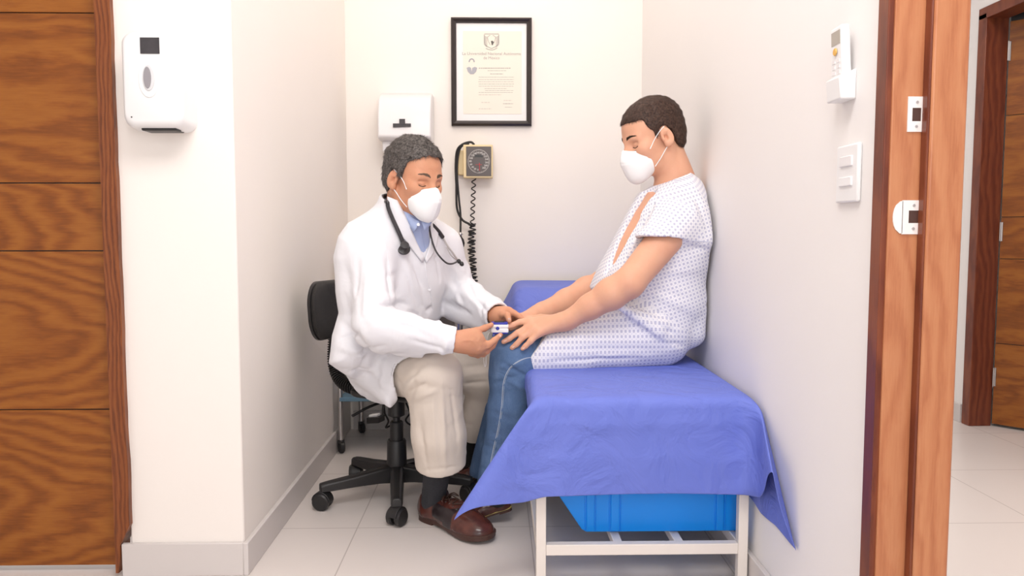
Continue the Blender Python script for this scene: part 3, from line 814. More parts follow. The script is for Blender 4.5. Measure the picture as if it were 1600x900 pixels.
s = build_sheet().build('bed_sheet', M['sheet'], None, smooth=True, angle=180, origin=(0.38, 2.7, 0.5), sub=1, solid=0.0015)
tag(s, 'blue disposable sheet draped over the examination bed with pointed hanging corners', 'sheet')

# blue plastic bin on the rack
def build_bin():
    yb0, yb1 = 2.055, 2.62
    s = thing('storage_bin', (0.42, 2.3, RZ), 'bright blue ribbed plastic bin on the rack under the bed', 'storage bin')
    q = lambda px, py: P(px, py, yb0)
    za = q(905, 832)[2]; za = RZ+0.001
    xb0, xb1 = q(912, 832)[0], q(1158, 832)[0]; zt = 0.30
    xt0 = q(846, 745)[0]
    th = 0.006
    outer = [(xb0+0.008, za), (xb1, za), (xb1+0.004, zt), (xt0, zt), (xb0-0.006, za+0.008)]
    mb = MB()
    # shell: front, back, floor, sides as one thick tray
    def loop(ins, y0, y1, z_add):
        o_ = [(outer[0][0]+ins, outer[0][1]+z_add), (outer[1][0]-ins, outer[1][1]+z_add), (outer[2][0]-ins, zt), (outer[3][0]+ins*1.3, zt), (outer[4][0]+ins*1.3, outer[4][1]+z_add)]
        return [(x, y0, z) for x, z in o_], [(x, y1, z) for x, z in o_]
    A, Bk = loop(0, yb0, yb1, 0); C, Dk = loop(th, yb0+th, yb1-th, th)
    v = A+Bk+C+Dk; f = [(4, 3, 2, 1, 0), (5, 6, 7, 8, 9), (10, 11, 12, 13, 14), (19, 18, 17, 16, 15)]
    for i, j in ((0, 1), (1, 2), (3, 4), (4, 0)):
        f.append((i, j, j+5, i+5)); f.append((i+10, i+15, j+15, j+10))
    f += [(2, 3, 13, 12), (3, 8, 18, 13), (8, 7, 17, 18), (7, 2, 12, 17)]
    mb._add(v, f).build('tray', M['bin'], s, bevel=0.004, seg=3)
    for (pa, pb_) in ((916, 929), (954, 968), (1119, 1131)):
        xa_, xb_ = q(pa, 800)[0], q(pb_, 800)[0]
        MB().box((xa_, yb0-0.004, za+0.002), (xb_, yb0+0.002, zt-0.004)).build('rib', M['bin'], s, bevel=0.003, seg=3)
        for xx in (xa_-0.0035, xb_+0.0035):
            MB().box((xx-0.001, yb0-0.0022, za+0.003), (xx+0.001, yb0+0.002, zt-0.004)).build('rib', M['bin'], s, bevel=0.0008)
    MB().prism([(xt0-0.012, yb0-0.006, zt-0.006), (xt0+0.012, yb0-0.006, zt-0.020), (xt0+0.02, yb0-0.006, zt), (xt0-0.012, yb0-0.006, zt)], (0, yb1-yb0+0.012, 0)).build('rim', M['bin'], s, bevel=0.002)
build_bin()

# ------------------------------------------------------------------ swivel chair
CX, CY = P(622, 780, 2.72)[0], 2.70
CHZ = math.radians(-25)          # the way it faces: +x turned towards the camera
ch = thing('office_chair', (CX, CY, 0), 'black swivel office chair under the doctor in white coat', 'office chair')
def base_leg(a):
    dx, dy = math.cos(a), math.sin(a); nx, ny = -dy, dx
    secs = []
    for r, zt_, zb_, hw in ((0.022, 0.124, 0.062, 0.025), (0.07, 0.118, 0.066, 0.024), (0.16, 0.104, 0.066, 0.022), (0.250, 0.094, 0.063, 0.020), (0.274, 0.090, 0.062, 0.018)):
        secs.append([(CX+dx*r+nx*h_, CY+dy*r+ny*h_, z) for h_, z in ((-hw, zb_), (hw, zb_), (hw*.92, zt_-.006), (hw*.5, zt_), (-hw*.5, zt_), (-hw*.92, zt_-.006))])
    v = [p for q in secs for p in q]; f = [(i*6+k, i*6+(k+1) % 6, i*6+6+(k+1) % 6, i*6+6+k) for i in range(4) for k in range(6)]
    f += [tuple(range(6)), tuple(24+k for k in range(6))]
    leg = MB()._add(v, f).build('base_leg', M['black'], ch, bevel=0.003)
    c = arr((CX+dx*0.266, CY+dy*0.266, 0.030)); sp_ = arr((nx, ny, 0)); sp_ = unit(sp_*0.8+arr((dx, dy, 0))*0.6)
    for sg in (-1, 1):
        MB().lathe([(0.008, -0.010), (0.025, -0.010), (0.0295, -0.006), (0.0295, 0.006), (0.025, 0.010), (0.008, 0.010)], c+sp_*0.0165*sg, sp_, 22).build('caster_wheel', M['black'], leg, smooth=True)
    pr = []
    per = unit(np.cross(arr((0, 0, 1)), sp_))
    for k in range(11):
        t = math.pi*k/10-0.1; pr.append(c+per*0.0335*math.cos(t)+arr((0, 0, 0.0335*math.sin(t)+0.001)))
    pr = pr+[c+per*0.019*math.cos(t)+arr((0, 0, 0.017*math.sin(t)+.001)) for t in (math.pi*.95, math.pi*.5, .05)]
    hb = MB().prism([p-sp_*0.019 for p in pr], sp_*0.038)
    hb.tube([c+arr((0, 0, 0.024)), c+arr((0, 0, 0.060))], 0.008, 10)
    hb.build('caster_hood', M['black'], leg, bevel=0.002)
for k in range(5): base_leg(math.radians(-83-72*k))
MB().lathe([(0.030, 0.058), (0.034, 0.075), (0.036, 0.10), (0.034, 0.205), (0.030, 0.212), (0.026, 0.212)], (CX, CY, 0), seg=28).build('hub_column', M['black'], ch, smooth=True)
MB().lathe([(0.024, 0.200), (0.024, 0.275), (0.020, 0.278)], (CX, CY, 0), seg=24).build('column_sleeve', M['black'], ch, smooth=True)
MB().lathe([(0.013, 0.27), (0.013, 0.31)], (CX, CY, 0), seg=20).build('gas_lift', M['black'], ch, smooth=True)
MB().lathe([(0.022, 0.295), (0.030, 0.30), (0.030, 0.385), (0.024, 0.389)], (CX, CY, 0), seg=24).build('column_sleeve', M['black'], ch, smooth=True)
fx, fy = math.cos(CHZ), math.sin(CHZ); sx_, sy_ = -fy, fx      # forward, and to the chair's left
def CL(f_, l_, z): return arr((CX+fx*f_+sx_*l_, CY+fy*f_+sy_*l_, z))
# seat pan: rounded slab
def slab(z0, z1, L, W, rr_, bulge=0.0):
    pts = []
    for (sa, sb, a0) in ((1, 1, 0), (-1, 1, 90), (-1, -1, 180), (1, -1, 270)):
        for k in range(7):
            a = math.radians(a0+15*k); pts.append((sa*(L-rr_)+rr_*math.cos(a), sb*(W-rr_)+rr_*math.sin(a)))
    return pts
pts = [(q[0]+0.062, q[1]) for q in slab(0, 0, 0.170, 0.180, 0.085)]
MB().prism([CL(a, b_, 0.392) for a, b_ in pts], (0, 0, 0.020)).build('seat_shell', M['black'], ch, bevel=0.008, seg=3)
MB().prism([CL(a*0.98, b_*0.98, 0.410) for a, b_ in pts], (0, 0, 0.028)).build('seat_cushion', M['black_fabric'], ch, bevel=0.014, seg=4)
MB().obox(CL(0.0, 0, 0.380), (fx*.09, fy*.09, 0), (sx_*.05, sy_*.05, 0), (0, 0, .014)).build('tilt_mechanism', M['black'], ch, bevel=0.004)
lv = spline([CL(-0.0, -0.03, 0.365), CL(-0.03, -0.12, 0.352), CL(-0.06, -0.18, 0.33)], 6)
MB().tube(lv, 0.005, 8).build('lever', M['black'], ch, smooth=True)
# backrest pad (curved), its left end shows beside the coat
bc = -0.225
def back_pad(zc, hh, hw, thick, ex):
    rows = []; n = 20
    for f_off in (0, 1):
        grid = []
        for i in range(n+1):
            r_ = []
            for j_ in range(9):
                pass
        rows.append(grid)
    return rows
def pad(f0, name, mat, sc, th):
    mb = MB(); out = rr(0, 0, 0.200*sc, 0.105*sc+0.0, 0.075*sc, 7)
    def place(l_, z_, k): return CL(f0+0.9*l_*l_-k, l_, 0.672+z_+0.0)
    # lower corners drawn in
    prof = [(l_*(1-0.16*max(0, -z_/0.105)), z_) for l_, z_ in out]
    n = len(prof); layers = []
    for (k, s2) in ((0, 0.93), (th*.25, 1.0), (th*.75, 1.0), (th, 0.93)):
        layers.append([place(l_*s2, z_*s2, k) for l_, z_ in prof])
    v = [p for q in layers for p in q]
    f = [(i*n+k, i*n+(k+1) % n, (i+1)*n+(k+1) % n, (i+1)*n+k) for i in range(3) for k in range(n)]
    mb._add(v, f)
    # caps as inner rings so the curve is followed
    for li, base in ((0, 0), (3, 3*n)):
        prev = list(range(base, base+n)); k = (0, th*.25, th*.75, th)[li]
        for s3 in (0.75, 0.5, 0.25):
            cur = []
            for l_, z_ in prof:
                mb.v.append(tuple(place(l_*0.93*s3, z_*0.93*s3, k))); cur.append(len(mb.v)-1)
            for q in range(n): mb.f.append((prev[q], prev[(q+1) % n], cur[(q+1) % n], cur[q])); mb.mi.append(0)
            prev = cur
        mb.f.append(tuple(prev)); mb.mi.append(0)
    return mb.build(name, mat, ch, smooth=True, angle=60)
pad(bc, 'backrest_pad', M['black_fabric'], 0.965, 0.03)
pad(bc-0.018, 'backrest_shell', M['black'], 1.0, 0.022)
# accordion bellows over the back bracket: strip of rounded ribs
path = spline([P(526, 505, 2.81), P(522, 540, 2.80), P(523, 572, 2.78), P(532, 594, 2.76), P(552, 606, 2.74), P(600, 611, 2.72)], 10)
nb = 46; ps = np.array(path); d_ = np.r_[0, np.cumsum(np.linalg.norm(np.diff(ps, axis=0), axis=1))]
mb = MB(); cc, rrs = [], []
for k in range(nb*4+1):
    t = d_[-1]*k/(nb*4); c = arr([np.interp(t, d_, ps[:, i]) for i in range(3)]); cc.append(c)
    rrs.append(0.0235 if k % 4 in (1, 2) else 0.0185)
mb.tube(cc, rrs, 16, flat=1.5)
mb.build('back_bracket', M['black_rubber'], ch, smooth=True, angle=25)

# ------------------------------------------------------------------ cart behind the doctor
s = thing('rolling_cart', (-0.40, 3.42, 0), 'metal cart on casters with blue lower shelf and yellow-edged top behind the chair', 'cart')
tx0, tx1, ty0, ty1 = -0.68, -0.155, 3.25, 3.60
ztop = P(685, 470, 3.25)[2]; zsh = P(560, 624, 3.25)[2]
for (x, y) in ((tx0+0.012, ty0+.012), (tx1-0.012, ty0+.012), (tx0+0.012+.03, ty1-.012), (tx1-0.012, ty1-.012)):
    lg = MB().tube([(x, y, 0.052), (x, y, ztop)], 0.011, 14).build('leg', M['chrome'], s, smooth=True)
    MB().lathe([(0.006, -0.012), (0.021, -0.012), (0.026, -0.007), (0.026, 0.007), (0.021, 0.012), (0.006, 0.012)], (x+0.002, y, 0.0265), (0.9, 0.4, 0), 20).build('caster_wheel', M['black'], lg, smooth=True)
    MB().obox((x, y, 0.05), (.012, 0, 0), (0, .016, 0), (0, 0, .008)).build('caster_fork', M['black'], lg, bevel=0.003)
MB().box((tx0, ty0, ztop-0.004), (tx1, ty1, ztop+0.018)).build('top_board', M['yellow'], s, bevel=0.002)
MB().box((tx0+.01, ty0, zsh-0.010), (tx1, ty1, zsh+0.008)).build('lower_shelf', M['blue_shelf'], s, bevel=0.003)
MB().box((tx0+.02, ty1-0.03, zsh+0.01), (tx1-0.025, ty1-0.022, ztop-0.004)).build('back_panel', M['grey_panel'], s)
zt_ = ztop+0.018
s = thing('card_box', (P(545, 430, 3.3)[0], 3.31, zt_), 'small white box on the cart behind the doctor\'s shoulder', 'box')
a, b = P(524.5, 0, 3.28), P(560, 0, 3.28); zz = P(0, 423, 3.28)[2]
MB().box((a[0], 3.28, zt_), (b[0], 3.36, zz)).build('carton', M['towel_plastic'], s, bevel=0.002)
MB().box((a[0]-0.002, 3.275, zz-0.004), (b[0]+0.002, 3.365, zz+0.006)).build('purple_lid', plain('purple_lid_plastic', (0.16, 0.09, 0.4, 1), 0.4), s, bevel=0.002)
o = MB().prism([(a[0]+0.004, 3.30, zz+0.006), (b[0], 3.30, zz+0.006), (b[0], 3.30, P(0, 407, 3.3)[2]), (a[0]+0.008, 3.30, P(0, 407, 3.3)[2])], (0, 0.04, 0)).build('dark_case', M['black'], None, bevel=0.003, origin=(a[0]+.02, 3.32, zz+.006))  # unidentified dark device standing on the card box
tag(o, 'dark upright case on the small white box behind the doctor', 'case')
# power strip and cables hanging under the cart
s = thing('power_strip', P(586, 655, 3.2), 'dark power strip with white plug lying behind the chair column', 'power strip')
c = P(587, 655, 3.16)
mb = MB().obox((c[0], c[1], c[2]), (0.028, -0.012, 0.004), (0.01, 0.024, 0), (0, 0.0, 0.013)); mb.build('socket_block', M['black'], s, bevel=0.004)
MB().obox(c+arr((-0.004, -0.002, 0.017)), (0.018, -0.006, 0.003), (0.006, 0.012, 0), (0, 0, .006)).build('plug', M['white_plastic'], s, bevel=0.003)
sp1 = spline([c+arr((0.03, 0, 0.008)), P(598, 640, 3.2), P(600, 625, 3.25), P(601, 610, 3.3)], 8)
MB().tube(sp1, 0.004, 8).build('cord', M['black_rubber'], s, smooth=True)
for k, q in enumerate((((600, 628, 3.3), (601, 645, 3.3), (607, 658, 3.3), (603, 668, 3.35), (612, 664, 3.4), (622, 662, 3.4)),
                       ((634, 628, 3.4), (640, 645, 3.4), (634, 657, 3.4), (646, 666, 3.42), (668, 670, 3.45)))):
    o = MB().tube(spline([P(*p_) for p_ in q], 8), 0.0042, 8).build('cable', M['black_rubber'], None, smooth=True, origin=P(*q[0]))
    tag(o, ('black cable looping beside the power strip behind the chair', 'black cable bending under the doctor\'s seat behind the chair column')[k], 'cable')

# ------------------------------------------------------------------ smooth solid modelling on a grid
def smin(a, b, k):
    if k <= 0: return np.minimum(a, b)
    h = np.clip(0.5+0.5*(b-a)/k, 0, 1)
    return b+(a-b)*h-k*h*(1-h)
class Field:
    def __init__(s, lo, hi, h):
        s.h = h; s.lo = arr(lo)
        s.n = [int(math.ceil((hi[i]-lo[i])/h))+1 for i in range(3)]
        s.ax = [(lo[i]+h*np.arange(s.n[i])).astype(np.float32) for i in range(3)]
        s.d = np.full(s.n, 0.12, np.float32)
    def sub(s, lo, hi):
        sl = []
        for i in range(3):
            a = int(np.clip(math.floor((lo[i]-s.lo[i])/s.h), 0, s.n[i])); b = int(np.clip(math.ceil((hi[i]-s.lo[i])/s.h)+1, 0, s.n[i]))
            if b <= a: return None, None
            sl.append(slice(a, b))
        X = s.ax[0][sl[0]][:, None, None]; Y = s.ax[1][sl[1]][None, :, None]; Z = s.ax[2][sl[2]][None, None, :]
        return tuple(sl), (X, Y, Z)
    def _apply(s, sl, v, k, op):
        D = s.d[sl]
        if op == 'u': s.d[sl] = smin(D, v, k)
        elif op == 's': s.d[sl] = -smin(-D, v, k)
        return s
    def cap(s, a, b, ra, rb=None, k=0.01, op='u', flat=None, fn=None):
        """tapered capsule; flat=factor squashes it along direction fn"""
        rb = ra if rb is None else rb; a, b = arr(a), arr(b); m = max(ra, rb)+k+3*s.h
        sl, G = s.sub(np.minimum(a, b)-m, np.maximum(a, b)+m)
        if sl is None: return s
        X, Y, Z = G; ba = b-a; L = max(1e-9, ba@ba)
        px, py, pz = X-a[0], Y-a[1], Z-a[2]
        t = np.clip((px*ba[0]+py*ba[1]+pz*ba[2])/L, 0, 1)
        qx, qy, qz = px-t*ba[0], py-t*ba[1], pz-t*ba[2]
        q2 = qx*qx+qy*qy+qz*qz
        if flat:
            u = unit(fn); dn = qx*u[0]+qy*u[1]+qz*u[2]; q2 = q2+dn*dn*(1/flat**2-1)
        return s._apply(sl, (np.sqrt(np.maximum(q2, 0))-(ra+(rb-ra)*t))*(1.0 if not flat else min(1, flat*1.15)), k, op)
    def chain(s, pts, rs, k=0.01, kk=None, op='u', **kw):
        for i in range(len(pts)-1): s.cap(pts[i], pts[i+1], rs[i], rs[i+1], k if i else (kk or k), op, **kw)
        return s
    def ell(s, c, r, R=None, k=0.01, op='u'):
        """ellipsoid with radii r along the rows of R"""
        c = arr(c); r = arr(r); R = np.eye(3) if R is None else np.array(R, float)
        ext = np.sqrt(((R*r[:, None])**2).sum(0))+k+3*s.h
        sl, G = s.sub(c-ext, c+ext)
        if sl is None: return s
        X, Y, Z = G; X, Y, Z = X-c[0], Y-c[1], Z-c[2]
        u = [(X*R[i][0]+Y*R[i][1]+Z*R[i][2]) for i in range(3)]
        k0 = np.sqrt((u[0]/r[0])**2+(u[1]/r[1])**2+(u[2]/r[2])**2)
        k1 = np.sqrt((u[0]/r[0]**2)**2+(u[1]/r[1]**2)**2+(u[2]/r[2]**2)**2)
        return s._apply(sl, k0*(k0-1)/np.maximum(k1, 1e-6), k, op)
    def poly(s, pts, Y0, T, k=0.01, op='u', ax=0.0, az=0.0, ref=None, e=2.0, yt=None):
        """solid whose outline in the XZ plane is pts [(x,z)], half thickness T with rounded rim; its mid
        surface is y = Y0 + ax*(x-ref0) + az*(z-ref1)"""
        pts = np.array(pts, float); lo2, hi2 = pts.min(0), pts.max(0)
        ref = pts.mean(0) if ref is None else ref
        ys = [Y0+ax*(x-ref[0])+az*(z-ref[1]) for x in (lo2[0], hi2[0]) for z in (lo2[1], hi2[1])]
        m = k+3*s.h
        sl, G = s.sub((lo2[0]-m, min(ys)-T-m, lo2[1]-m), (hi2[0]+m, max(ys)+T+m, hi2[1]+m))
        if sl is None: return s
        X, Y, Z = G; x = X[:, 0, 0][:, None]; z = Z[0, 0, :][None, :]
        d2 = np.full((x.shape[0], z.shape[1]), 1e9, np.float32); ins = np.zeros(d2.shape, bool); n = len(pts)
        for i in range(n):
            a, b = pts[i], pts[(i+1) % n]; ba = b-a; px, pz = x-a[0], z-a[1]
            t = np.clip((px*ba[0]+pz*ba[1])/max(1e-12, ba@ba), 0, 1)
            d2 = np.minimum(d2, (px-t*ba[0])**2+(pz-t*ba[1])**2)
            cond = ((a[1] > z) != (b[1] > z)) & (x < (b[0]-a[0])*(z-a[1])/((b[1]-a[1]) if abs(b[1]-a[1]) > 1e-12 else 1e-12)+a[0])
            ins ^= cond
        d2 = np.sqrt(d2); d2 = np.where(ins, -d2, d2)[:, None, :]
        yc = Y0+ax*(X-ref[0])+az*(Z-ref[1]); dy = np.abs(Y-yc)/math.sqrt(1+ax*ax+az*az)
        q = np.maximum(d2+T, 0)
        v = (q**e+dy**e)**(1/e)-T
        v = np.maximum(v, d2)
        return s._apply(sl, v.astype(np.float32), k, op)
    def cut(s, p, n, k=0.004, lo=None, hi=None):
        """remove what lies on the side n of the plane through p (inside the box lo..hi)"""
        p = arr(p); n = unit(n)
        sl, G = s.sub(lo if lo is not None else s.lo, hi if hi is not None else s.lo+s.h*arr(s.n))
        X, Y, Z = G
        v = (X-p[0])*n[0]+(Y-p[1])*n[1]+(Z-p[2])*n[2]
        s.d[sl] = -smin(-s.d[sl], -v, k); return s
    def probe(s, px, py, deep=0.0):
        """first point of the solid met by the sight line through a pixel"""
        d = unit(_fw+_rt*((px-800)/F)-_up*((py-450)/F))
        for t in np.arange(1.9, 3.4, s.h*0.5):
            p = CAM+d*t; i = np.round((p-s.lo)/s.h).astype(int)
            if (i < 0).any() or (i >= arr(s.n)).any(): continue
            if s.d[tuple(i)] < 0: return p+d*deep
        return None
    def mesh(s, name, smooth=1, disp=None):
        D = s.d; neg = D < 0
        c = neg[:-1, :-1, :-1].astype(np.int8)
        for (i, j, k_) in ((1, 0, 0), (0, 1, 0), (0, 0, 1), (1, 1, 0), (1, 0, 1), (0, 1, 1), (1, 1, 1)):
            c = c+neg[i:D.shape[0]-1+i, j:D.shape[1]-1+j, k_:D.shape[2]-1+k_]
        act = (c > 0) & (c < 8); idx = np.argwhere(act); N = len(idx)
        ids = np.full(act.shape, -1, np.int64); ids[tuple(idx.T)] = np.arange(N)
        cn = [(a, b, e) for a in (0, 1) for b in (0, 1) for e in (0, 1)]
        val = {q: D[idx[:, 0]+q[0], idx[:, 1]+q[1], idx[:, 2]+q[2]].astype(float) for q in cn}
        acc = np.zeros((N, 3)); cnt = np.zeros(N)
        for q in cn:
            for ax_ in range(3):
                if q[ax_] == 0:
                    q2 = list(q); q2[ax_] = 1; q2 = tuple(q2); a, b = val[q], val[q2]
                    m = (a < 0) != (b < 0); t = np.where(m, a/np.where(m, a-b, 1), 0)
                    pt = np.tile(np.array(q, float), (N, 1)); pt[:, ax_] += t
                    acc[m] += pt[m]; cnt[m] += 1
        V = (idx+acc/cnt[:, None])*s.h+s.lo
        F_ = []
        for ax_ in range(3):
            o1, o2 = [(1, 2), (2, 0), (0, 1)][ax_]
            shp = list(D.shape); A = [slice(None)]*3; B = [slice(None)]*3
            A[ax_] = slice(0, -1); B[ax_] = slice(1, None)
            for o_ in (o1, o2): A[o_] = slice(1, -1); B[o_] = slice(1, -1)
            na, nb_ = neg[tuple(A)], neg[tuple(B)]
            for flip, msk in ((False, na & ~nb_), (True, ~na & nb_)):
                e_ = np.argwhere(msk)
                if not len(e_): continue
                e_[:, o1] += 1; e_[:, o2] += 1
                def cid(d1, d2_):
                    t = e_.copy(); t[:, o1] += d1; t[:, o2] += d2_; return ids[tuple(t.T)]
                q = np.stack([cid(-1, -1), cid(0, -1), cid(0, 0), cid(-1, 0)], 1)
                F_.append(q[:, ::-1] if flip else q)
        F_ = np.concatenate(F_); F_ = F_[(F_ >= 0).all(1)]
        E = np.concatenate([F_[:, [i, (i+1) % 4]] for i in range(4)])
        deg = np.bincount(E.ravel(), minlength=N)[:, None]
        for _ in range(smooth):
            S = np.stack([np.bincount(E[:, 0], V[E[:, 1], i], N)+np.bincount(E[:, 1], V[E[:, 0], i], N) for i in range(3)], 1)
            V = 0.5*V+0.5*S/np.maximum(deg, 1)
        if disp is not None:
            fn_ = np.cross(V[F_[:, 2]]-V[F_[:, 0]], V[F_[:, 3]]-V[F_[:, 1]])
            nn = np.zeros((N, 3))
            for i in range(4):
                for j_ in range(3): nn[:, j_] += np.bincount(F_[:, i], fn_[:, j_], N)
            nn /= np.maximum(1e-12, np.linalg.norm(nn, axis=1))[:, None]
            V = V+nn*disp(V, nn)[:, None]
        return V, F_
def to_mesh(name, V, F_, mats_idx=None):
    me = bpy.data.meshes.new(name)
    me.vertices.add(len(V)); me.vertices.foreach_set('co', V.astype(np.float32).ravel())
    me.loops.add(4*len(F_)); me.loops.foreach_set('vertex_index', F_.astype(np.int32).ravel())
    me.polygons.add(len(F_)); me.polygons.foreach_set('loop_start', (4*np.arange(len(F_))).astype(np.int32))
    me.polygons.foreach_set('loop_total', np.full(len(F_), 4, np.int32))
    if mats_idx is not None: me.polygons.foreach_set('material_index', mats_idx.astype(np.int32))
    me.update(calc_edges=True); me.validate()
    me.polygons.foreach_set('use_smooth', [True]*len(me.polygons))
    return me
def sines(seed, n, fmin, fmax, dirs=None):
    r = np.random.RandomState(seed); out = []
    for i in range(n):
        d = r.normal(size=3) if dirs is None else arr(dirs)+r.normal(size=3)*0.35
        out.append((unit(d)*np.exp(r.uniform(np.log(fmin), np.log(fmax))), r.uniform(0, 6.28)))
    def f(V):
        w1 = np.sin(V@arr((9, 5, 7))+1)*0.35+np.sin(V@arr((-4, 11, 6)))*0.3
        s = 0
        for k_, p_ in out: s = s+np.sin(V@k_+p_+2.2*w1)
        return s/math.sqrt(len(out))
    return f
def ridge(a, b, r, amp):
    """wrinkle: raised (amp>0) or sunk line from a to b with half width r"""
    a, b = arr(a), arr(b); ba = b-a
    def f(V):
        t = np.clip(((V-a)@ba)/(ba@ba), 0, 1); d = np.linalg.norm(V-a-t[:, None]*ba, axis=1)
        return amp*np.exp(-(d/r)**2)*np.sin(np.pi*np.clip(t, 0.02, 0.98))**0.5
    return f
def ridge_px(Fd_, pts, r, amp, off=0.0):
    """crease following the surface of the field along a pixel polyline"""
    q = spline([arr((x, y, 0)) for x, y in pts], 4); c = [Fd_.probe(p[0], p[1]) for p in q]; c = [p for p in c if p is not None]
    if len(c) < 2: return lambda V: np.zeros(len(V))
    C = np.array(c)
    def f(V):
        m = ((V > C.min(0)-3*r) & (V < C.max(0)+3*r)).all(1); out = np.zeros(len(V)); W = V[m]; best = np.full(len(W), 1e9); tt = np.zeros(len(W))
        for i in range(len(C)-1):
            a, ba = C[i], C[i+1]-C[i]; t = np.clip(((W-a)@ba)/max(1e-9, ba@ba), 0, 1); d = np.linalg.norm(W-a-t[:, None]*ba, axis=1)
            k = d < best; best = np.where(k, d, best); tt = np.where(k, (i+t)/(len(C)-1), tt)
        out[m] = amp*np.exp(-(best/r)**2)*np.sin(np.pi*np.clip(tt, 0.04, 0.96))**0.6; return out
    return f
def wrinkles(seed, n, limbs, amp, r=0.009):
    """random creases lying obliquely round the limbs (a, b, radius)"""
    rg = np.random.RandomState(seed); out = []
    for i in range(n):
        a, b, R = limbs[rg.randint(len(limbs))]; a, b = arr(a), arr(b); d = unit(b-a)
        u = unit(np.cross(d, rg.normal(size=3))); v = np.cross(d, u); t = rg.uniform(0, 1)
        th = rg.uniform(0.6, 1.5); sl = rg.uniform(-0.8, 0.8)*R*1.2
        p = a+(b-a)*t+u*R-d*sl*.5; q = a+(b-a)*t+(u*math.cos(th)+v*math.sin(th))*R+d*sl*.5
        out.append(ridge(p, q, r*rg.uniform(.7, 1.5), amp*rg.uniform(.5, 1)*(-1 if rg.rand() < .6 else 1)))
    return out
def folds(*fs, base=None, amp=0.0):
    def f(V, N_):
        s = amp*base(V) if base is not None else np.zeros(len(V))
        for g in fs: s = s+g(V)
        return s
    return f
def XZ(pts, Y): return [(P(x, y, Y)[0], P(x, y, Y)[2]) for x, y in pts]

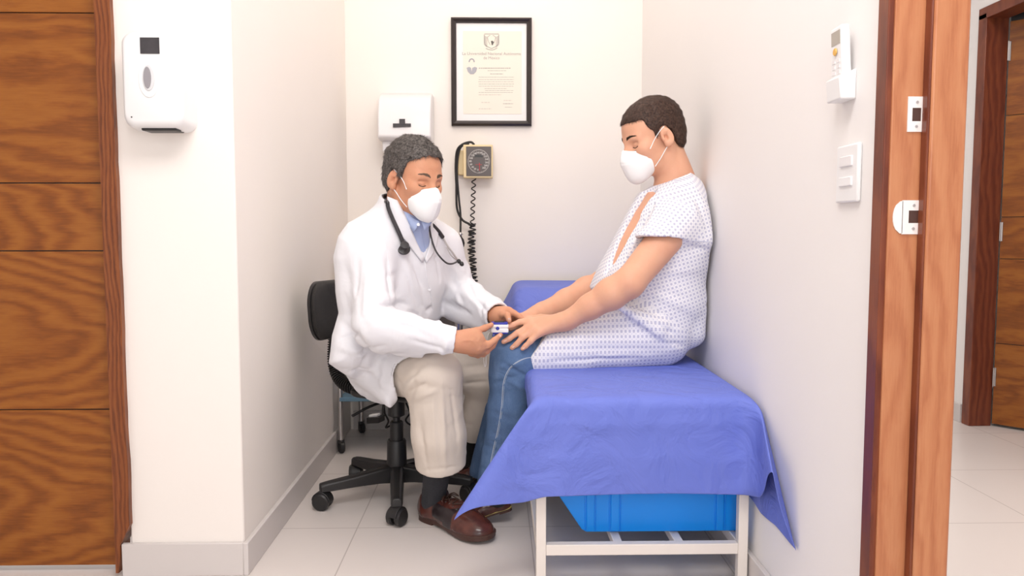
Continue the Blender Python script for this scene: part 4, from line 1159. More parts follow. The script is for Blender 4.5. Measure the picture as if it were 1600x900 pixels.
# ---- head ---------------------------------------------------------------
class Head:
    def __init__(s, origin, fwd_az, pitch, sc):
        s.o = arr(origin); s.sc = sc
        f0 = unit((fwd_az[0], fwd_az[1], 0)); r = unit(np.cross(f0, (0, 0, 1)))
        f = unit(f0*math.cos(pitch)-arr((0, 0, 1))*math.sin(pitch)); u = np.cross(r, f)
        s.R = np.array([r, f, u])               # rows: right, forward, up
    def w(s, x, y, z): return s.o+s.sc*(x*s.R[0]+y*s.R[1]+z*s.R[2])
    def loc(s, V): return ((V-s.o)@s.R.T)/s.sc
    def e(s, F_, c, r, k=0.01, op='u', R=None):
        RR = s.R if R is None else np.array(R)@s.R
        return F_.ell(s.w(*c), arr(r)*s.sc, RR, k*s.sc, op)
    def c(s, F_, a, b, ra, rb=None, k=0.01, op='u'):
        return F_.cap(s.w(*a), s.w(*b), ra*s.sc, (rb if rb is not None else ra)*s.sc, k*s.sc, op)
    def build(s, F_, age=0):
        e, c = s.e, s.c
        e(F_, (0, -0.014, 0.047), (0.075, 0.096, 0.079), 0.02)
        e(F_, (0, 0.040, 0.030), (0.062, 0.052, 0.064), 0.03)
        e(F_, (0, 0.040, -0.030), (0.059, 0.052, 0.062), 0.03)
        e(F_, (0, 0.022, -0.066), (0.052, 0.060, 0.040), 0.03)
        e(F_, (0, 0.074, -0.098), (0.024, 0.020, 0.018), 0.03)
        for sg in (-1, 1):
            e(F_, (sg*0.042, 0.060, -0.020), (0.022, 0.024, 0.020), 0.025)
            c(F_, (sg*0.044, 0.072, 0.020), (sg*0.014, 0.087, 0.017), 0.009, 0.008, 0.018)
            e(F_, (sg*0.031, 0.094, -0.001), (0.016, 0.012, 0.0095), 0.014, 's')
            e(F_, (sg*0.031, 0.0745, -0.002), (0.0145, 0.0135, 0.0125), 0.004)
            c(F_, (sg*0.043, 0.0800, -0.0075), (sg*0.032, 0.0905, -0.0095), 0.0022, 0.0022, 0.003, 's')
            c(F_, (sg*0.032, 0.0905, -0.0095), (sg*0.020, 0.0860, -0.0075), 0.0022, 0.0018, 0.003, 's')
            c(F_, (sg*0.044, 0.0800, 0.0060), (sg*0.022, 0.0880, 0.0075), 0.0024, 0.0020, 0.004, 's')
            c(F_, (sg*0.038, 0.083, -0.020), (sg*0.022, 0.090, -0.0235), 0.0024, 0.002, 0.006, 's')
            e(F_, (sg*0.013, 0.102, -0.038), (0.009, 0.011, 0.008), 0.010)
            # ear
            t = math.radians(-14); RE = [[math.cos(.38), sg*math.sin(.38)*1.0, 0], [-sg*math.sin(.38), math.cos(.38), 0], [0, 0, 1]]
            tilt = [[1, 0, 0], [0, math.cos(t), math.sin(t)], [0, -math.sin(t), math.cos(t)]]
            RR = np.array(tilt)@np.array(RE)
            e(F_, (sg*0.0795, -0.006, -0.004), (0.0085, 0.0185, 0.031), 0.008, 'u', RR)
            e(F_, (sg*0.0775, -0.002, -0.026), (0.0075, 0.009, 0.012), 0.008, 'u')
            e(F_, (sg*0.0890, -0.004, 0.000), (0.0060, 0.0115, 0.0215), 0.005, 's', RR)
            e(F_, (sg*0.0830, 0.001, -0.006), (0.010, 0.0065, 0.010), 0.004, 's', RR)
            c(F_, (sg*0.084, -0.006, 0.012), (sg*0.085, -0.010, -0.010), 0.0035, 0.003, 0.004)
            c(F_, (sg*0.077, 0.009, -0.004), (sg*0.079, 0.008, -0.012), 0.0045, 0.004, 0.004)
        c(F_, (0, 0.086, 0.010), (0, 0.113, -0.030), 0.0080, 0.0115, 0.016)
        e(F_, (0, 0.113, -0.036), (0.0115, 0.011, 0.010), 0.010)
        e(F_, (0, 0.088, -0.066), (0.022, 0.012, 0.010), 0.015)
    def hair(s, F_, th, table, seed, amp=0.004):
        s.e(F_, (0, -0.014, 0.047), (0.075+th*.62, 0.096+th*.7, 0.079+th*1.1), 0.02)
        s.e(F_, (0, 0.040-0.002, 0.030+0.002), (0.062+th*.6, 0.052+th*.7, 0.064+th*.9), 0.03)
        s.e(F_, (0, -0.045, -0.010), (0.066+th*.5, 0.058+th*.6, 0.065), 0.03)
        # keep only what is above the hairline z > h(y)
        G = np.stack(np.meshgrid(*F_.ax, indexing='ij'), -1).reshape(-1, 3)
        L = s.loc(G); ys = arr([t[0] for t in table]); zs = arr([t[1] for t in table])
        rg = np.random.RandomState(seed); wob = 0
        for _ in range(5): wob = wob+np.sin(L@(rg.normal(size=3)*110)+rg.uniform(0, 6))
        ym = L[:, 1]+np.maximum(0, 0.045-np.abs(L[:, 0]))*0.35*np.sign(np.maximum(0, L[:, 1]-0.03))
        h = np.interp(ym, ys, zs)+wob*0.0011
        v = (h-L[:, 2])*0.7*s.sc
        # and clear of the ears
        ear = np.minimum(np.linalg.norm((L-arr((0.08, -0.004, -0.006)))/arr((1.2, 0.0225, 0.036)), axis=1), np.linalg.norm((L-arr((-0.08, -0.004, -0.006)))/arr((1.2, 0.0225, 0.036)), axis=1))
        v2 = (1-ear)*0.02
        # the shell itself also sits outside the skull only
        F_.d = np.maximum(np.maximum(F_.d, v.reshape(F_.n).astype(np.float32)), v2.reshape(F_.n).astype(np.float32))
def hair_object(H, lo, hi, th, table, mat, parent, seed, length, count, gravity=0.5, rough=0.0016, width=0.0011):
    F_ = Field(lo, hi, 0.0026); H.hair(F_, th, table, seed)
    base = sines(seed, 14, 90, 420)
    V, Q = F_.mesh('hair', 1, folds(base=base, amp=rough))
    # short strands lying over the shell
    fn_ = np.cross(V[Q[:, 2]]-V[Q[:, 0]], V[Q[:, 3]]-V[Q[:, 1]]); fn_ /= np.maximum(1e-12, np.linalg.norm(fn_, axis=1))[:, None]
    ctr = V[Q].mean(1); rg = np.random.RandomState(seed)
    Lc = H.loc(ctr)
    skull = H.w(0, -0.014, 0.045); ok = ((ctr-skull)*fn_).sum(1) > 0.02
    cand = np.where(ok)[0]; pick = rg.choice(cand, min(count, len(cand)*2), replace=True)
    p = ctr[pick]+(rg.rand(len(pick), 3)-0.5)*0.003; n = fn_[pick]; Lp = Lc[pick]
    # combed direction: on top forward & aside, on the sides down and back
    side = np.clip(np.abs(Lp[:, 0])/0.06, 0, 1)[:, None]
    back = np.clip(-Lp[:, 1]/0.06, 0, 1)[:, None]
    dl = (1-side)*arr((0.5, 1.0, 0.1))+side*arr((0, -0.35, -1.0))+back*arr((0, -0.2, -1.4))
    dw = dl@H.R+rg.normal(size=dl.shape)*0.17
    dw = dw-n*(dw*n).sum(1)[:, None]; dw /= np.linalg.norm(dw, axis=1)[:, None]
    dw = dw+n*(0.12+0.16*rg.rand(len(pick), 1)); dw /= np.linalg.norm(dw, axis=1)[:, None]
    sd = np.cross(dw, n); sd /= np.linalg.norm(sd, axis=1)[:, None]
    Ln = length*(0.5+0.8*rg.rand(len(pick), 1)); wd = width*0.5
    a0, a1 = p-sd*wd-n*0.001, p+sd*wd-n*0.001; b0, b1 = p+dw*Ln+sd*wd*.25-n*0.0006, p+dw*Ln-sd*wd*.25-n*0.0006
    VV = np.concatenate([V, np.stack([a0, a1, b0, b1], 1).reshape(-1, 3)]); nb_ = len(V)
    QQ = np.concatenate([Q, (nb_+4*np.arange(len(pick)))[:, None]+np.arange(4)[None]])
    return link('hair', to_mesh('hair', VV, QQ), mat, parent)
def skin_at(B, H, x, y, z, d, lift=0.0008):
    """drop a point given in head coordinates onto the skin, along the head direction d"""
    dd = unit(arr(d)@H.R); o = H.w(x, y, z); r = B.ray_cast(Vector(o), Vector(dd), 0.12)
    return o if r[0] is None else arr(r[0])-dd*lift
def brows(H, parent, mat, B, z0=0.022, count=170, seed=1, wdt=0.0011):
    rg = np.random.RandomState(seed)
    for sg in (-1, 1):
        mb = MB()
        for i in range(count):
            t = rg.rand(); x = sg*(0.013+0.034*t); z = z0+0.006*math.sin(min(1, t*1.25)*math.pi*.62)+rg.normal()*0.0019*(1.2-t)
            p = skin_at(B, H, x, 0.16, z, (0, -1, 0), 0.0004); d = unit(H.R[0]*sg*1.0+H.R[2]*(0.5-0.9*t)+H.R[1]*(-0.3-0.3*t)); q = p+d*0.0065*H.sc
            mb.tube([p-H.R[1]*0.0006, q+H.R[1]*0.0002], [wdt, wdt*.4], 3)
        mb.build('eyebrow', mat, parent)
def lashes(H, parent, mat, B):
    for sg in (-1, 1):
        pts = [skin_at(B, H, sg*x, 0.16, z, (0, -1, 0), 0.0006) for x, y, z in ((0.0445, 0.0815, -0.0065), (0.038, 0.0868, -0.0098), (0.031, 0.0888, -0.0108), (0.024, 0.0868, -0.0092), (0.0185, 0.0848, -0.007))]
        MB().tube(spline(pts, 5), [0.0006]+[0.0013]*19+[0.0006]*1, 5, flat=0.9).build('eyelashes', mat, parent, smooth=True)
def face_mask(H, parent, B, fwd=0.0, wide=1.0):
    lo = H.o-0.2; hi = H.o+0.2
    F_ = Field(lo, hi, 0.0030)
    H.e(F_, (0, 0.060, -0.056), (0.0565*wide, 0.062, 0.054), 0.02)
    H.c(F_, (0, 0.108, -0.018), (0, 0.116+fwd, -0.048), 0.010, 0.012, 0.03)
    H.c(F_, (0, 0.116+fwd, -0.048), (0, 0.098+fwd*.6, -0.100), 0.012, 0.012, 0.03)
    H.e(F_, (0, 0.086, -0.090), (0.034, 0.03, 0.030), 0.03)
    # trim: cheeks edge and the slanted top edge
    for sg in (-1, 1): F_.cut(H.w(sg*0.046, 0.036, -0.05), H.R[1]*-1.0+H.R[0]*sg*0.30+H.R[2]*0.22, 0.002)
    F_.cut(H.w(0, 0.112, -0.0085), H.R[2]*1.0-H.R[1]*0.42, 0.003)
    F_.cut(H.w(0, 0.09, -0.127), H.R[2]*-1.0-H.R[1]*0.1, 0.008)
    crease = ridge(H.w(-0.045, 0.1, -0.045), H.w(0.045, 0.1, -0.045), 0.0025, 0.0)
    def horiz(V):
        L = H.loc(V); return -0.0012*np.exp(-((L[:, 2]+0.046+0.1*np.abs(L[:, 0]))/0.0018)**2)+0.0012*np.exp(-(L[:, 0]/0.0022)**2)
    V, Q = F_.mesh('face_mask', 2, folds(horiz, base=sines(3, 8, 60, 160), amp=0.0005))
    m = link('face_mask', to_mesh('face_mask', V, Q), M['mask'], parent)
    nose = MB().tube(spline([H.w(x, y, z) for x, y, z in ((-0.026, 0.098, -0.026), (-0.010, 0.113, -0.0135), (0, 0.1165, -0.0115), (0.010, 0.113, -0.0135), (0.026, 0.098, -0.026))], 6), 0.0016, 6, flat=1.5)
    for sg in (-1, 1):
        for L_ in (((0.052, 0.056, -0.026), (0.066, 0.036, -0.006), (0.072, 0.020, 0.010), (0.078, 0.006, 0.022), (0.080, -0.004, 0.027)), ((0.050, 0.046, -0.084), (0.062, 0.026, -0.064), (0.070, 0.008, -0.044), (0.080, -0.006, -0.028))):
            pts = []
            for i, (x, y, z) in enumerate(L_):
                p = skin_at(B, H, sg*0.14, y, z, (-sg, 0, 0), 0.0014)
                q = H.w(sg*x, y, z)
                out = max(np.dot(p-H.o, H.R[0]*sg), np.dot(q-H.o, H.R[0]*sg)) if i < len(L_)-1 else np.dot(q-H.o, H.R[0]*sg)
                pts.append(q+H.R[0]*sg*(out-np.dot(q-H.o, H.R[0]*sg)))
            MB().tube(spline(pts, 6), 0.0014, 6).build('ear_loop', M['mask'], m, smooth=True)
    return m
def finger(F_, pts, r0=0.0088, r1=0.0066, k=0.004, kk=0.012):
    n = len(pts); rs = np.linspace(r0, r1, n)
    F_.chain(pts, rs, k, kk)
def nail(p, n, d, w_, l_, parent, name='fingernail', mat=None):
    n, d = unit(n), unit(d); sdir = unit(np.cross(d, n))
    pts = []
    for k in range(14):
        a = 2*math.pi*k/14; x, y = math.cos(a), math.sin(a)
        pts.append(arr(p)+sdir*w_*x*(1 if abs(x) < .9 else 1)+d*l_*y-n*0.0009*x*x)
    return MB().prism([q-n*0.001 for q in pts], n*0.0014).build(name, mat, parent, bevel=0.0004)
from mathutils.bvhtree import BVHTree
def bvh(V, Q): return BVHTree.FromPolygons([tuple(v) for v in V], [tuple(int(i) for i in q) for q in Q])
def hit(B, px, py, off=0.002, ymin=0.6):
    d = unit(_fw+_rt*((px-800)/F)-_up*((py-450)/F))
    r = B.ray_cast(Vector(CAM+d*ymin), Vector(d))
    if r[0] is None: return None
    return arr(r[0])-d*off
def draped(B, pts, off, n=6):
    """smooth line over a surface, from pixel positions"""
    q = spline([arr((x, y, 0)) for x, y in pts], n); out = []; last = None
    for p in q:
        h = hit(B, p[0], p[1], off)
        if h is None: h = last
        if h is not None:
            if last is not None and abs(h[1]-last[1]) > 0.05: h = P(p[0], p[1], last[1])
            out.append(h); last = h
    out = np.array(out)
    for _ in range(2): out[1:-1] = 0.5*out[1:-1]+0.25*(out[:-2]+out[2:])
    return list(out)
def ribbon(B, A_, C_, off, m=6, n=5):
    """cloth strip between two pixel polylines, laid on the surface"""
    a = spline([arr((x, y, 0)) for x, y in A_], n); c = spline([arr((x, y, 0)) for x, y in C_], n); rows = []
    for p, q in zip(a, c):
        row = []
        for k in range(m+1):
            t = k/m; x = p*(1-t)+q*t; h = hit(B, x[0], x[1], off)
            row.append(h)
        rows.append(row)
    good = [h for r_ in rows for h in r_ if h is not None]; ym = float(np.median([h[1] for h in good]))
    for i, r_ in enumerate(rows):
        for k in range(len(r_)):
            t = k/m; x = a[i]*(1-t)+c[i]*t
            if r_[k] is None or abs(r_[k][1]-ym) > 0.09: r_[k] = P(x[0], x[1], ym)
    G = np.array(rows)
    for _ in range(3):
        H_ = G.copy(); H_[1:-1] = 0.5*G[1:-1]+0.25*(G[:-2]+G[2:]); G = H_
        H_ = G.copy(); H_[:, 1:-1] = 0.5*G[:, 1:-1]+0.25*(G[:, :-2]+G[:, 2:]); G = H_
    return MB().grid([list(r_) for r_ in G])

# ------------------------------------------------------------------ shoes
def shoe(parent, heel, toe, lift, side_name, upper, welt_mat, roll=0.0, W=1.0, height=1.0, laces=True, vamp=None):
    """heel, toe: sole end points on the ground plane; lift raises the heel"""
    heel, toe = arr(heel), arr(toe); L = np.linalg.norm(toe-heel); fx_ = unit(toe-heel)
    up_ = arr((0, 0, 1)); up_ = unit(up_-fx_*np.dot(up_, fx_)); ry = np.cross(up_, fx_)
    S = L/0.30
    def T(V): V = np.asarray(V, float); return heel+(V[..., 0:1]*fx_+V[..., 1:2]*ry*W+V[..., 2:3]*up_*height)*S
    F_ = Field((-0.02, -0.07, 0.0), (0.32, 0.07, 0.16), 0.003)
    F_.ell((0.228, 0.004, 0.026), (0.070, 0.048, 0.036), k=0.02)
    F_.ell((0.165, 0.002, 0.036), (0.075, 0.043, 0.046), k=0.03)
    F_.cap((0.055, 0, 0.040), (0.15, 0, 0.052), 0.036, 0.034, 0.03)
    F_.ell((0.042, 0, 0.040), (0.043, 0.034, 0.050), k=0.03)
    F_.cap((0.060, 0, 0.05), (0.062, 0, 0.12), 0.034, 0.035, 0.03)
    F_.cut((0.05, 0, 0.088), (-0.20, 0, 1.0), 0.004)
    F_.cut((0.10, 0, 0.096), (0.25, 0, 0.97), 0.006)
    F_.cap((0.062, 0, 0.085), (0.060, 0, 0.13), 0.027, 0.032, 0.004, 's')
    F_.cut((0, 0, 0.020), (0, 0, -1), 0.002)
    toeline = lambda V: -0.0011*np.exp(-((V[:, 0]-(0.205+0.55*np.maximum(0, 0.03-np.abs(V[:, 1]-0.004))-0.008))/0.0016)**2)*(V[:, 2] > 0.02)
    V, Q = F_.mesh('upper', 1, folds(toeline, base=sines(5, 8, 40, 160), amp=0.0004))
    idx = None
    if vamp is not None:
        c = V[Q].mean(1); idx = ((c[:, 0] > 0.095) & (c[:, 0] < 0.200+0.5*np.maximum(0, 0.03-np.abs(c[:, 1]-0.004))-0.010) & ((c[:, 2] > 0.034) | (c[:, 0] > 0.15))).astype(int)
        idx = idx*(c[:, 2] < 0.075)
    up_o = link('shoe', to_mesh('shoe', T(V), Q, idx), [upper]+([vamp] if vamp else []), parent)
    # sole outline
    half = [(0.0, 0.0), (0.004, 0.018), (0.02, 0.031), (0.05, 0.035), (0.09, 0.032), (0.13, 0.034), (0.18, 0.045), (0.22, 0.051), (0.26, 0.047), (0.285, 0.033), (0.298, 0.012), (0.300, 0.0)]
    pts = [(x, y+0.004*min(1, x/0.2)) for x, y in spline([arr((a, b)) for a, b in half], 4)]
    oth = [(x, -y*0.93+0.004*min(1, x/0.2)) for x, y in spline([arr((a, b)) for a, b in half], 4)][::-1][1:-1]
    loop = pts+oth
    def lay(z, s_): return [T(arr((0.15+(x-0.15)*s_, y*s_, z+(0.006*max(0, x-0.24)/0.06)))) for x, y in loop]
    def stack(layers, name, mat):
        n = len(layers[0]); v = [p for q in layers for p in q]
        f = [(i*n+k, i*n+(k+1) % n, (i+1)*n+(k+1) % n, (i+1)*n+k) for i in range(len(layers)-1) for k in range(n)]
        f += [tuple(range(n)), tuple((len(layers)-1)*n+k for k in range(n))]
        return MB()._add(v, f).build(name, mat, up_o, smooth=True, angle=40)
    stack([lay(0.006, 0.985), lay(0.008, 1.0), lay(0.0165, 1.0)], 'sole', M['sole'])
    stack([lay(0.0165, 1.012), lay(0.0215, 1.012), lay(0.0225, 0.99)], 'welt', welt_mat)
    hl = [(x, y) for x, y in loop if x < 0.082]
    MB().prism([T(arr((x, y, 0.0))) for x, y in hl], (T(arr((0, 0, .009)))-T(arr((0, 0, 0))))).build('heel', M['sole'], up_o)
    B = bvh(T(V), Q)
    if laces:
        mb = MB()
        for k in range(5):
            x = 0.118+0.0165*k; pr = []
            for t in np.linspace(-1, 1, 9):
                o_ = T(arr((x+0.006*t*(1 if k % 2 else -1), 0.016*t+0.002, 0.16))); r_ = B.ray_cast(Vector(o_), Vector(-up_))
                if r_[0] is not None: pr.append(arr(r_[0])+up_*0.0022)
            if len(pr) > 3: mb.tube(pr, 0.0021, 6)
            for sg in (-1, 1):
                o_ = T(arr((x, 0.021*sg+0.002, 0.16))); r_ = B.ray_cast(Vector(o_), Vector(-up_))
                if r_[0] is not None: MB().lathe([(0.0028, 0), (0.0034, 0.001), (0.0016, 0.0014)], arr(r_[0]), up_, 10).build('eyelet', M['chrome'], up_o, smooth=True)
        # bow
        o_ = B.ray_cast(Vector(T(arr((0.112, 0.002, 0.16)))), Vector(-up_))[0]
        if o_ is not None:
            c = arr(o_)+up_*0.004
            for sg in (-1, 1):
                mb.tube(spline([c, c+fx_*0.012+ry*sg*0.020+up_*0.008, c+fx_*0.020+ry*sg*0.034-up_*0.004, c+fx_*0.006+ry*sg*0.022+up_*0.001, c], 5), 0.0017, 6)
                mb.tube(spline([c, c+fx_*0.022+ry*sg*0.010+up_*0.002, c+fx_*0.045+ry*sg*0.020-up_*0.012], 5), 0.0016, 6)
        mb.build('laces', M['lace'], up_o, smooth=True)
    return up_o

# ------------------------------------------------------------------ the doctor
doc = thing('person', (CX-0.04, CY-0.02, 0), 'grey-haired man in white coat and white mask sitting on the black swivel chair', 'person')
HD = Head(P(645.5, 280, 2.42), (0.72, -0.69), math.radians(12), 0.96)
f_az = unit((0.74, -0.67, 0)); r_az = unit(np.cross(f_az, (0, 0, 1)))
RS, LS = P(580, 396, 2.37), P(690, 385, 2.62)
RE_, LE_ = P(586, 512, 2.26), P(714, 458, 2.68)
RW_, LW_ = P(712, 533, 2.275), P(778, 494, 2.455)
def doctor_body():
    Fd = Field((-0.62, 2.14, 0.40), (0.10, 2.92, 1.40), 0.0031)
    HD.build(Fd)
    nb = P(630, 352, 2.47)
    Fd.cap(HD.w(0, -0.030, -0.050), nb, 0.056, 0.062, 0.035)
    for sg in (-1, 1): Fd.cap(HD.w(sg*0.05, -0.02, -0.04), nb+f_az*0.05+r_az*sg*0.012, 0.012, 0.012, 0.02)
    Fd.cap(nb, P(620, 430, 2.56), 0.056, 0.07, 0.03)
    Fd.ell(P(610, 450, 2.57), (0.07, 0.12, 0.13), np.array([f_az, r_az, (0, 0, 1)]), 0.05)
    Fd.ell(P(600, 545, 2.66), (0.12, 0.15, 0.12), np.array([f_az, r_az, (0, 0, 1)]), 0.06)
    for a, b, c in ((RS, RE_, RW_), (LS, LE_, LW_)):
        Fd.cap(nb+arr((0, 0.03, -0.08)), a, 0.040, 0.050, 0.03)
        Fd.chain([a, b, c], [0.05, 0.04, 0.027], 0.02, 0.04)
    # near (right) hand: back of the hand towards us, thumb above, index below the clip
    W = P(716, 534, 2.272)
    Fd.cap(RW_, W, 0.027, 0.026, 0.02)
    for q, r_ in (((744, 524), 0.0150), ((749, 531), 0.0150), ((750, 539), 0.0145), ((745, 546), 0.0130)):
        Fd.cap(W, P(q[0], q[1], 2.285), 0.021, r_, 0.018)
    Fd.ell(P(734, 535, 2.275), (0.034, 0.017, 0.032), np.array([unit((1, 0.2, 0)), unit((-0.2, 1, 0)), (0, 0, 1)]), 0.02)
    finger(Fd, [P(728, 523, 2.285), P(744, 517.5, 2.30), P(757, 512.5, 2.315), P(768, 507.5, 2.335)], 0.0125, 0.0078, 0.006, 0.018)      # thumb
    finger(Fd, [P(748, 544, 2.283), P(763, 539, 2.287), P(773, 531.5, 2.300), P(782, 523.5, 2.318)], 0.0118, 0.0076, 0.005, 0.014)   # index
    finger(Fd, [P(746, 548, 2.290), P(760, 549, 2.303), P(770, 541, 2.325), P(775, 533, 2.345)], 0.0112, 0.0074, 0.004, 0.012)
    finger(Fd, [P(741, 551, 2.298), P(755, 553.5, 2.318), P(764, 546, 2.342), P(765, 537, 2.362)], 0.0105, 0.0070, 0.004, 0.012)
    finger(Fd, [P(735, 552, 2.306), P(747, 555.5, 2.330), P(755, 549, 2.352), P(755, 541, 2.368)], 0.0095, 0.0064, 0.004, 0.012)
    # far (left) hand, palm down over the patient's fingertips
    W = P(782, 493, 2.44)
    Fd.cap(LW_, W, 0.026, 0.024, 0.02)
    for q in ((789, 487, 2.43), (795, 487, 2.445), (798, 491, 2.46), (796, 497, 2.475)): Fd.cap(W, P(*q), 0.020, 0.0135, 0.016)
    finger(Fd, [P(780, 494, 2.43), P(786, 491, 2.405), P(793, 492.5, 2.388), P(795.5, 501, 2.372)], 0.0125, 0.0085, 0.006, 0.014)      # thumb
    finger(Fd, [P(793, 486.5, 2.44), P(803, 489.5, 2.43), P(811, 494, 2.42), P(818, 499.5, 2.415)], 0.0108, 0.0074, 0.005, 0.012)
    finger(Fd, [P(797, 488.5, 2.455), P(806, 493, 2.46), P(812, 499, 2.45), P(812, 506, 2.44)], 0.0105, 0.0074, 0.005, 0.012)
    finger(Fd, [P(797, 493, 2.47), P(804, 498, 2.475), P(808, 505, 2.465), P(803, 511, 2.455)], 0.0100, 0.0072, 0.005, 0.012)
    finger(Fd, [P(794, 498, 2.48), P(799, 504, 2.485), P(800, 510, 2.475), P(795, 514, 2.465)], 0.0092, 0.0066, 0.005, 0.012)
    def lines(V):
        L = HD.loc(V); m = (L[:, 1] > 0.05) & (np.abs(L[:, 0]) < 0.05) & (L[:, 2] > 0.03)
        return m*(-0.0007*np.sin(np.clip((L[:, 2]-0.036)/0.011, 0, 3)*2*math.pi)**8)
    def frown(V):
        L = HD.loc(V); s_ = 0
        for x in (-0.006, 0.006): s_ = s_-0.0012*np.exp(-((L[:, 0]-x)/0.0018)**2-((L[:, 2]-0.026)/0.009)**2)*(L[:, 1] > 0.05)
        return s_
    hand = []
    for q in ((749, 530), (752, 538.5), (748, 546.5)): hand.append(ridge_px(Fd, [(q[0]-1.5, q[1]-1), (q[0], q[1]), (q[0]+1.5, q[1]+1)], 0.0055, 0.0022))
    for q in ((746, 527), (750, 535), (749, 543)): hand.append(ridge_px(Fd, [(722, 532), (735, 532), q], 0.0028, 0.0012))
    for q in (((756, 534.5), (766, 530)), ((754, 543.5), (766, 541)), ((740, 527), (748, 531))): hand.append(ridge_px(Fd, [q[0], q[1]], 0.0022, -0.0018))
    for q in ((762, 538.5), (772, 530.5), (757, 512)): hand.append(ridge_px(Fd, [(q[0]-1.5, q[1]-3), (q[0]+1.5, q[1]+3)], 0.0012, -0.0008))
    V, Q = Fd.mesh('body', 1, folds(lines, frown, *hand, base=sines(2, 8, 60, 200), amp=0.00025))
    b = link('body', to_mesh('body', V, Q), M['skin_doc'], doc); return b, bvh(V, Q)
doc_body, BD = doctor_body()
hair_object(HD, HD.o-0.17, HD.o+0.19, 0.0145, [(-0.14, -0.058), (-0.06, -0.052), (-0.035, -0.035), (-0.028, 0.0), (0.010, 0.0), (0.026, 0.006), (0.032, 0.030), (0.045, 0.052), (0.060, 0.070), (0.085, 0.084), (0.12, 0.088)], M['hair_grey'], doc, 11, 0.013, 9000, rough=0.0020)
brows(HD, doc, plain('greying_brow', (0.13, 0.085, 0.06, 1), 0.9), BD, 0.0225, 240, 2, 0.0008)
lashes(HD, doc, M['lash'], BD)
face_mask(HD, doc, BD)
for (px, py, dd) in ((780.5, 524.5, (0.7, 0.4, 0.25)), (795.5, 499.5, (0.1, 0.0, -1))):
    h_ = hit(BD, px, py, -0.0004)
    if h_ is not None: nail(h_, (-0.1, -1, 0.35), dd, 0.0045, 0.0055, doc, mat=plain('doctor_nail_%d' % px, (0.72, 0.46, 0.38, 1), 0.3))

# shirt (pale blue) under the coat
Fs = Field((-0.50, 2.22, 0.45), (0.02, 2.80, 1.20), 0.004)
nb = P(630, 352, 2.47)
Fs.cap(nb, P(624, 420, 2.52), 0.086, 0.110, 0.05)
Fs.ell(P(610, 450, 2.57), (0.09, 0.145, 0.16), np.array([f_az, r_az, (0, 0, 1)]), 0.05)
Fs.ell(P(602, 530, 2.64), (0.13, 0.16, 0.14), np.array([f_az, r_az, (0, 0, 1)]), 0.06)
NKA = HD.w(0, -0.03, -0.05)-nb
Fs.cap(nb, nb+NKA*0.95, 0.076, 0.068, 0.02)
Fs.cut(P(652, 339, 2.36), unit(arr((0, 0, 0.93))+f_az*0.36), 0.003, nb-0.16, nb+0.2)
Fs.cap(nb+NKA*0.25, nb+NKA*1.2, 0.061, 0.063, 0.003, 's')
V, Q = Fs.mesh('shirt', 1, folds(base=sines(6, 8, 20, 70), amp=0.0012))
shirt = link('shirt', to_mesh('shirt', V, Q), M['shirt'], doc); BSH = bvh(V, Q)

